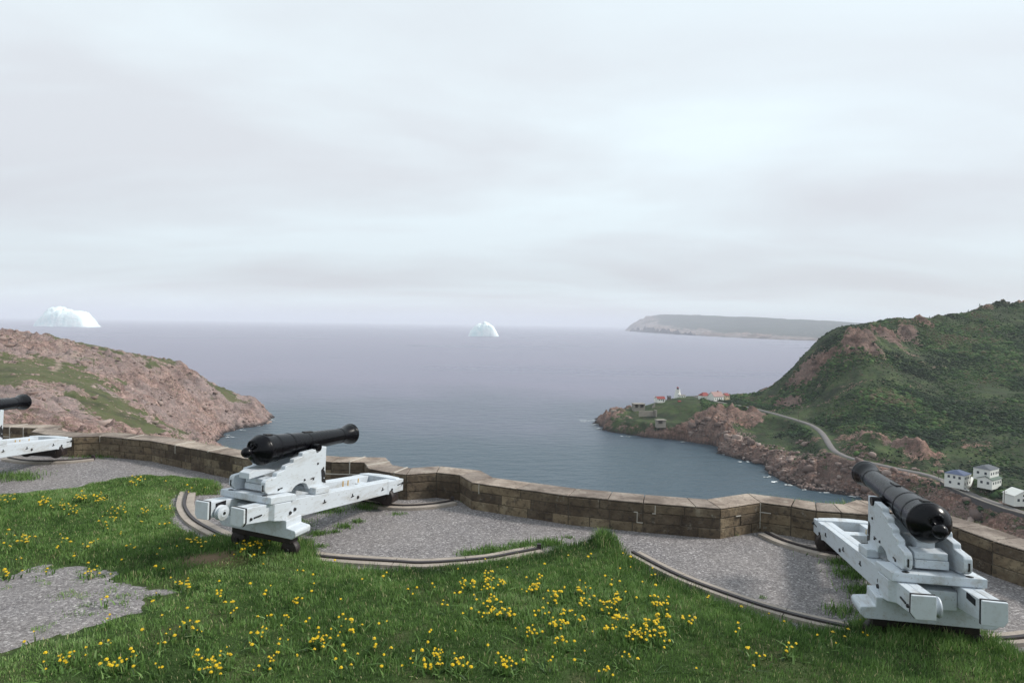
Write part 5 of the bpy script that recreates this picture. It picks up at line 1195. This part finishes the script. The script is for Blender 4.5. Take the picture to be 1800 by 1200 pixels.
def blades(px_, py_, pz_, hgt, wid, tint, lean=.45):
    n = len(px_); a = rng.random(n) * 6.283; la = a + rng.normal(0, .9, n) + 1.57; L = np.abs(rng.normal(0, lean, n)) + .12
    dx_, dy_ = np.cos(a) * wid / 2, np.sin(a) * wid / 2; lx, ly = np.cos(la) * L * hgt, np.sin(la) * L * hgt
    up = hgt * np.sqrt(np.clip(1 - (L * .8) ** 2, .15, 1))
    V = np.empty((n, 5, 3))
    V[:, 0] = np.stack([px_ - dx_, py_ - dy_, pz_ - .01], -1); V[:, 1] = np.stack([px_ + dx_, py_ + dy_, pz_ - .01], -1)
    V[:, 2] = np.stack([px_ + dx_ * .75 + lx * .35, py_ + dy_ * .75 + ly * .35, pz_ + up * .58], -1); V[:, 3] = np.stack([px_ - dx_ * .75 + lx * .35, py_ - dy_ * .75 + ly * .35, pz_ + up * .58], -1)
    V[:, 4] = np.stack([px_ + lx, py_ + ly, pz_ + up], -1)
    b0 = (np.arange(n) * 5)[:, None]
    return V.reshape(-1, 3), b0 + np.array([[0, 1, 2, 3]]), b0 + np.array([[3, 2, 4]]), np.repeat(tint, 5)
NB = 760000
gx = rng.uniform(-11.8, 6.6, NB); gy = rng.uniform(4.6, 13.4, NB)
infr = np.abs(gx) < gy * .86 + .6
gx, gy = gx[infr], gy[infr]
dg, d1, d2 = grass_d(gx, gy); bn = np.exp(-((gx - sx_) / .46) ** 2 - ((gy - sy_) / .21) ** 2)
thin = fbm(gx / .35, gy / .35, 3, .6, 3.)
pk = np.clip(.35 + d1 * 6, 0, 1) * np.clip(.15 + d2 * 2.0, 0, 1) * (1 - bn) * np.clip(.55 + (thin - .3) * 1.6, .3, 1)
stray = (d1 > 0) & (d2 < 0) & (d2 > -.9) & (fbm(gx / .22, gy / .22, 3, .6, 12.) > .60 + np.abs(d2) * .10) & (rng.random(len(gx)) < .45)
sel = ((dg > -.03) & (rng.random(len(gx)) < pk)) | stray; gx, gy, dg, d1, d2, thin = gx[sel], gy[sel], dg[sel], d1[sel], d2[sel], thin[sel]
gz = turf_z(gx, gy, d1, d2)
ln_ = fbm(gx / .8, gy / .8, 3, .6, 5.); clump = fbm(gx / .16, gy / .16, 2, .6, 8.)
edge_long = (1 - sstep(.05, .55, d1)) * .055 * (gx > -5)
hB = .017 + .032 * np.clip((ln_ - .25) * 2, 0, 1) + .030 * np.clip((clump - .4) * 2.5, 0, 1) + edge_long + .07 * np.exp(-((gx - 1.45) / .3) ** 2 - ((gy - 9.4) / .35) ** 2)
wet_ = ((gx - on_z(470, 972)[0]) / .75) ** 2 + ((gy - on_z(470, 972)[1]) / .38) ** 2; hB = hB + .15 * np.exp(-wet_)
wet_ = ((gx - on_z(1630, 1130)[0]) / 1.1) ** 2 + ((gy - on_z(1630, 1130)[1]) / .35) ** 2; hB = hB + .10 * np.exp(-wet_)
hB = hB * rng.uniform(.6, 1.35, len(gx))
tB = .40 + (fbm(gx / 1.1, gy / 1.1, 4, .6, 7.) - .5) * .9 + (clump - .5) * .45 + rng.normal(0, .13, len(gx)) - .16 * (1 - sstep(.1, .8, d1)) * (gx > -2) + .16 * (1 - sstep(0, .5, d2))
tB = np.where(rng.random(len(gx)) < .035, .97, np.clip(tB, 0, .9))
V1, Q1, T1, A1_ = blades(gx, gy, gz, hB, .0045 + .0004 * gy, tB)
# weeds and tufts in the gravel
tx, ty, th_, tt = [], [], [], []
for px, py, rad, n, hh in ((584, 898, .35, 420, .08), (645, 892, .26, 420, .10), (627, 917, .12, 150, .06), (605, 926, .15, 200, .07), (560, 938, .16, 260, .07), (590, 935, .10, 100, .05), (566, 961, .12, 120, .05), (520, 920, .3, 300, .07), (700, 903, .15, 90, .04), (830, 974, .22, 350, .06), (870, 969, .30, 700, .07), (925, 962, .28, 800, .08), (965, 956, .2, 500, .09), (820, 882, .1, 60, .04),
                        (150, 1019, .14, 160, .05), (190, 1008, .2, 200, .05), (153, 1045, .16, 120, .04), (153, 1090, .12, 140, .05), (134, 1108, .16, 160, .05), (74, 1146, .08, 60, .04), (240, 1065, .25, 300, .04), (215, 1050, .2, 120, .04), (325, 817, .10, 120, .07), (162, 801, .5, 400, .08), (190, 803, .3, 200, .07), (1329, 931, .10, 160, .07), (1290, 940, .06, 60, .05),
                        (1500, 1010, .28, 420, .10), (1480, 990, .22, 260, .08), (1520, 1040, .25, 350, .10), (1440, 972, .25, 160, .05), (1480, 1075, .25, 250, .09), (20, 838, .6, 700, .10), (45, 842, .25, 200, .08), (745, 890, .1, 60, .04), (1000, 945, .12, 80, .05), (1340, 1050, .05, 20, .04)):
    x, y = on_z(px, py); m = n
    tx.append(x + rng.normal(0, rad * .5, m)); ty.append(y + rng.normal(0, rad * .35, m)); th_.append(hh * rng.uniform(.5, 1.3, m)); tt.append(np.clip(rng.normal(.38, .2, m), 0, 1))
tx, ty, th_, tt = map(np.concatenate, (tx, ty, th_, tt)); gp_z = np.maximum(0, turf_z(tx, ty, *grass_d(tx, ty)[1:]) - .02)
gp_z = np.where(grass_d(tx, ty)[1] > 0, gp_z, 0)
V2, Q2, T2_, A2 = blades(tx, ty, gp_z, th_, np.full(len(tx), .010), tt, .6)
# weeds on the outer lip of the parapet
fx, fy = [], []
WoA = offset(WI, T_WALL + .12)
for i in range(len(WI) - 1):
    if 4 < WI[i][0] < 6.5 or -12 < WI[i][0] < -4:
        n = 260; s = rng.random(n); p = WoA[i][None] + (WoA[i + 1] - WoA[i])[None] * s[:, None]; fx.append(p[:, 0] + rng.normal(0, .05, n)); fy.append(p[:, 1] + rng.normal(0, .05, n))
fx, fy = np.concatenate(fx), np.concatenate(fy)
V3, Q3, T3_, A3 = blades(fx, fy, np.full(len(fx), .18), rng.uniform(.2, .34, len(fx)), np.full(len(fx), .012), np.clip(rng.normal(.6, .2, len(fx)), 0, 1), .3)
Vs = [V1, V2, V3]; off = np.cumsum([0] + [len(v) for v in Vs]); Qs = np.concatenate([q + o for q, o in zip((Q1, Q2, Q3), off)]); Ts = np.concatenate([q + o for q, o in zip((T1, T2_, T3_), off)])
tag(link('grass', np_mesh('grass', np.concatenate(Vs), [Qs, Ts], attrs={'tint': np.concatenate([A1_, A2, A3])}), M_BLADE), kind='stuff')

# dandelions
CL = []
for L_, (ox, oy) in (([(195, 155, 35, 13), (280, 175, 30, 8), (375, 140, 26, 14), (450, 145, 36, 13), (335, 190, 30, 7), (530, 190, 40, 11), (610, 65, 35, 10), (660, 195, 15, 4), (490, 245, 30, 7), (640, 240, 10, 2), (745, 155, 25, 5), (745, 60, 5, 1), (900, 90, 40, 8), (962, 95, 8, 2), (750, 240, 20, 3), (545, 290, 8, 2), (120, 325, 40, 12), (30, 350, 15, 3), (290, 335, 40, 5), (420, 345, 25, 6), (340, 385, 15, 2), (20, 150, 50, 10), (30, 300, 20, 3), (40, 460, 20, 4), (210, 455, 5, 1), (135, 490, 5, 1), (400, 470, 15, 4), (560, 415, 8, 1), (735, 470, 15, 2), (885, 330, 35, 8), (920, 360, 10, 2), (965, 312, 5, 1), (1110, 390, 45, 11), (1180, 375, 30, 5), (1180, 445, 8, 1), (820, 520, 35, 6), (850, 517, 8, 2), (710, 575, 8, 1), (990, 600, 15, 4), (1050, 690, 15, 3), (1345, 640, 15, 4), (1410, 520, 6, 1), (1650, 515, 6, 1), (1745, 495, 8, 2), (1290, 720, 15, 2), (1285, 760, 6, 1), (735, 720, 6, 1), (730, 850, 10, 2), (870, 770, 50, 7), (1175, 790, 25, 6), (1570, 735, 40, 6), (1720, 745, 20, 2), (1445, 820, 36, 9), (1540, 800, 10, 2), (1600, 800, 20, 3), (1700, 830, 8, 1), (1610, 890, 10, 1), (1310, 830, 10, 1), (460, 860, 8, 1), (405, 875, 6, 1), (290, 915, 25, 7), (320, 885, 8, 1), (590, 910, 40, 5), (725, 945, 20, 3), (520, 940, 40, 6), (895, 890, 20, 4), (1000, 880, 20, 3), (1035, 905, 15, 3), (960, 955, 45, 12), (1230, 905, 30, 4), (1575, 940, 8, 1), (1735, 930, 8, 1), (1340, 910, 15, 2)], (0, 820)),
                     ([(290, 580, 22, 6), (180, 640, 45, 11), (345, 630, 22, 6), (290, 620, 20, 4), (490, 665, 42, 10), (515, 605, 15, 2), (130, 715, 20, 3), (300, 725, 22, 5), (585, 705, 26, 7), (620, 670, 10, 2), (690, 670, 45, 6), (715, 745, 36, 6), (860, 635, 20, 3), (870, 700, 38, 6), (860, 740, 28, 6), (820, 765, 32, 7), (350, 770, 44, 8), (300, 790, 36, 6), (260, 800, 20, 2), (400, 795, 20, 3), (170, 800, 10, 1), (610, 800, 45, 8), (595, 845, 40, 8), (700, 820, 30, 4), (635, 850, 10, 2), (870, 820, 38, 9), (820, 870, 18, 5), (850, 830, 10, 3), (1045, 745, 40, 9), (1050, 820, 44, 11), (1190, 830, 25, 5), (980, 890, 50, 16), (1060, 890, 32, 9), (940, 895, 20, 4), (480, 875, 28, 7), (520, 880, 6, 1), (125, 890, 6, 1), (933, 945, 6, 1), (275, 945, 8, 1), (630, 930, 20, 3), (455, 970, 6, 1), (440, 1000, 8, 1), (750, 888, 6, 1), (60, 985, 30, 6), (35, 1035, 32, 10), (365, 1035, 40, 11), (160, 1050, 35, 6), (550, 1025, 15, 3), (905, 1005, 20, 3), (820, 1070, 25, 4), (1450, 960, 8, 2), (1640, 970, 30, 4), (1230, 1065, 6, 1), (1030, 600, 6, 1), (520, 775, 8, 1)], (750, 780))):
    for a, b_, r_, n in L_: CL.append((ox + a / 2.571, oy + b_ / 2.571, r_ / 2.571, n))
REG = [('yellow dandelion in the bloom-filled grass at the far left edge', lambda x, y: x < 60 and y < 960), ('yellow dandelion in the double clump below the left gravel', lambda x, y: x < 215 and y < 905), ('yellow dandelion in the grass tongue left of the middle cannon', lambda x, y: x < 400 and y < 870), ('yellow dandelion scattered between the left clumps and the long racer', lambda x, y: x < 320 and y < 940),
       ('yellow dandelion growing above the grey gravel patch on the left', lambda x, y: x < 290 and y < 1040), ('yellow dandelion in the long grass under the middle cannon', lambda x, y: x < 500 and 925 < y < 1005), ('yellow dandelion on the thin lawn right of the gravel patch', lambda x, y: x < 480 and y < 1130), ('yellow dandelion along the bottom edge below the gravel patch', lambda x, y: x < 480),
       ('yellow dandelion near the bottom edge in the middle of the lawn', lambda x, y: x < 1000 and y > 1150), ('yellow dandelion on the lawn below the middle cannon', lambda x, y: x < 750), ('yellow dandelion in the upper rows of the dense drift', lambda x, y: x < 1120 and y < 1065), ('yellow dandelion in the dense drift on the central lawn', lambda x, y: x < 1130 and y < 1110), ('yellow dandelion in the lower left of the dense drift', lambda x, y: x < 1080),
       ('yellow dandelion in the thickest clump at the right of the drift', lambda x, y: x < 1240 and y < 1150), ('yellow dandelion on the sparse lawn toward the right cannon', lambda x, y: True)]
def dandelion_mesh(seed, h, nm='dandelion'):
    r = random.Random(seed); lx, ly = r.uniform(-.3, .3) * h, r.uniform(-.3, .3) * h; V = []; F = []; mi = []
    for k in range(3):
        f = k / 2
        for q in range(3): V.append((lx * f * f + math.cos(q * 2.1) * .0022, ly * f * f + math.sin(q * 2.1) * .0022, h * f - .01))
    for k in range(2):
        for q in range(3): F.append((k * 3 + q, k * 3 + (q + 1) % 3, k * 3 + 3 + (q + 1) % 3, k * 3 + 3 + q)); mi.append(1)
    c = Vector((lx, ly, h)); n = Vector((r.uniform(-.35, .35), r.uniform(-.6, .1), 1)).normalized(); u = n.orthogonal().normalized(); w = n.cross(u); R0 = r.uniform(.010, .017)
    for (rad, zz_, m, jit) in ((R0, .000, 18, .25), (R0 * .72, .006, 12, .2), (R0 * .4, .010, 8, .15)):
        b0 = len(V)
        for k in range(m):
            a_ = k * 6.283 / m + r.uniform(0, .3); rr = rad * (1 + r.uniform(-jit, jit)); p = c + u * math.cos(a_) * rr + w * math.sin(a_) * rr + n * (zz_ + .004); V.append(tuple(p))
        V.append(tuple(c + n * (zz_ + .002)))
        for k in range(m): F.append((b0 + k, b0 + (k + 1) % m, b0 + m)); mi.append(0)
    b0 = len(V)
    for k in range(6): a_ = k * 1.047; p = c + u * math.cos(a_) * R0 * .5 + w * math.sin(a_) * R0 * .5 - n * .004; V.append(tuple(p))
    V.append(tuple(c - n * .016))
    for k in range(6): F.append((b0 + k, b0 + (k + 1) % 6, b0 + 6)); mi.append(1)
    return V, F, mi
DM = []
for k in range(7):
    V_, F_, mi_ = dandelion_mesh(k + 3, [.065, .08, .09, .10, .11, .075, .12][k]); me = bpy.data.meshes.new('dandelion'); me.from_pydata(V_, [], F_); me.materials.append(M_PETAL); me.materials.append(M_STALK); me.polygons.foreach_set('material_index', mi_); me.update(); DM.append((me, V_, F_, mi_))
rD = random.Random(5); DL = []
for _ in range(170): CL.append((rD.uniform(20, 1560), rD.uniform(960, 1195), 10, rD.choice((1, 1, 2))))
for px, py, rad, n in CL:
    for _ in range(n if n < 4 else int(n * 1.5)):
        a, b_ = px + rD.gauss(0, rad * .62), py + rD.gauss(0, rad * .34); x, y = on_z(a, b_, .22)
        DL.append((a, b_, x, y))
DX = np.array([p[2] for p in DL]); DY = np.array([p[3] for p in DL]); dg, d1, d2 = grass_d(DX, DY); DZ = np.where(d1 > 0, turf_z(DX, DY, d1, d2), 0)
order = sorted([i for i in range(len(DL)) if d1[i] > 0 and d2[i] > -.4], key=lambda i: DY[i])
sV, sF, sM = [], [], []
for rank, i in enumerate(order):
    k = rD.randrange(7); s = rD.uniform(.8, 1.25); rz_ = rD.uniform(0, 6.283)
    if rank < 300:
        o = bpy.data.objects.new('dandelion', DM[k][0]); COL.objects.link(o); o.location = (DX[i], DY[i], DZ[i]); o.rotation_euler = (0, 0, rz_ * .12); o.scale = (s, s, s)
        lab = next(l for l, f in REG if f(DL[i][0], DL[i][1])); tag(o, lab, 'dandelion', lab.replace('yellow dandelion', 'dandelions'))
    else:
        b0 = len(sV); c_, s2 = math.cos(rz_ * .12), math.sin(rz_ * .12)
        for v in DM[k][1]: sV.append(((v[0] * c_ - v[1] * s2) * s * 1.15 + DX[i], (v[0] * s2 + v[1] * c_) * s * 1.15 + DY[i], v[2] * s + DZ[i]))
        sF += [tuple(b0 + q for q in f) for f in DM[k][2]]; sM += DM[k][3]
me = bpy.data.meshes.new('dandelions'); me.from_pydata(sV, [], sF); me.materials.append(M_PETAL); me.materials.append(M_STALK); me.polygons.foreach_set('material_index', sM); me.update()
tag(bpy.data.objects.new('dandelions', me), kind='stuff'); COL.objects.link(bpy.data.objects['dandelions'])
# rosette leaves under the clumps
lx_, ly_ = [], []
for i in order:
    for _ in range(5): lx_.append(DX[i] + rD.gauss(0, .05)); ly_.append(DY[i] + rD.gauss(0, .05))
lx_, ly_ = np.array(lx_), np.array(ly_); _, e1, e2 = grass_d(lx_, ly_); lz_ = turf_z(lx_, ly_, e1, e2)
V4, Q4, T4, A4 = blades(lx_, ly_, lz_ + .005, rng.uniform(.05, .11, len(lx_)), np.full(len(lx_), .020), np.clip(rng.normal(.30, .22, len(lx_)), 0, 1), .9)
tag(link('dandelion_leaves', np_mesh('dandelion_leaves', V4, [Q4, T4], attrs={'tint': A4}), M_BLADE), kind='stuff')
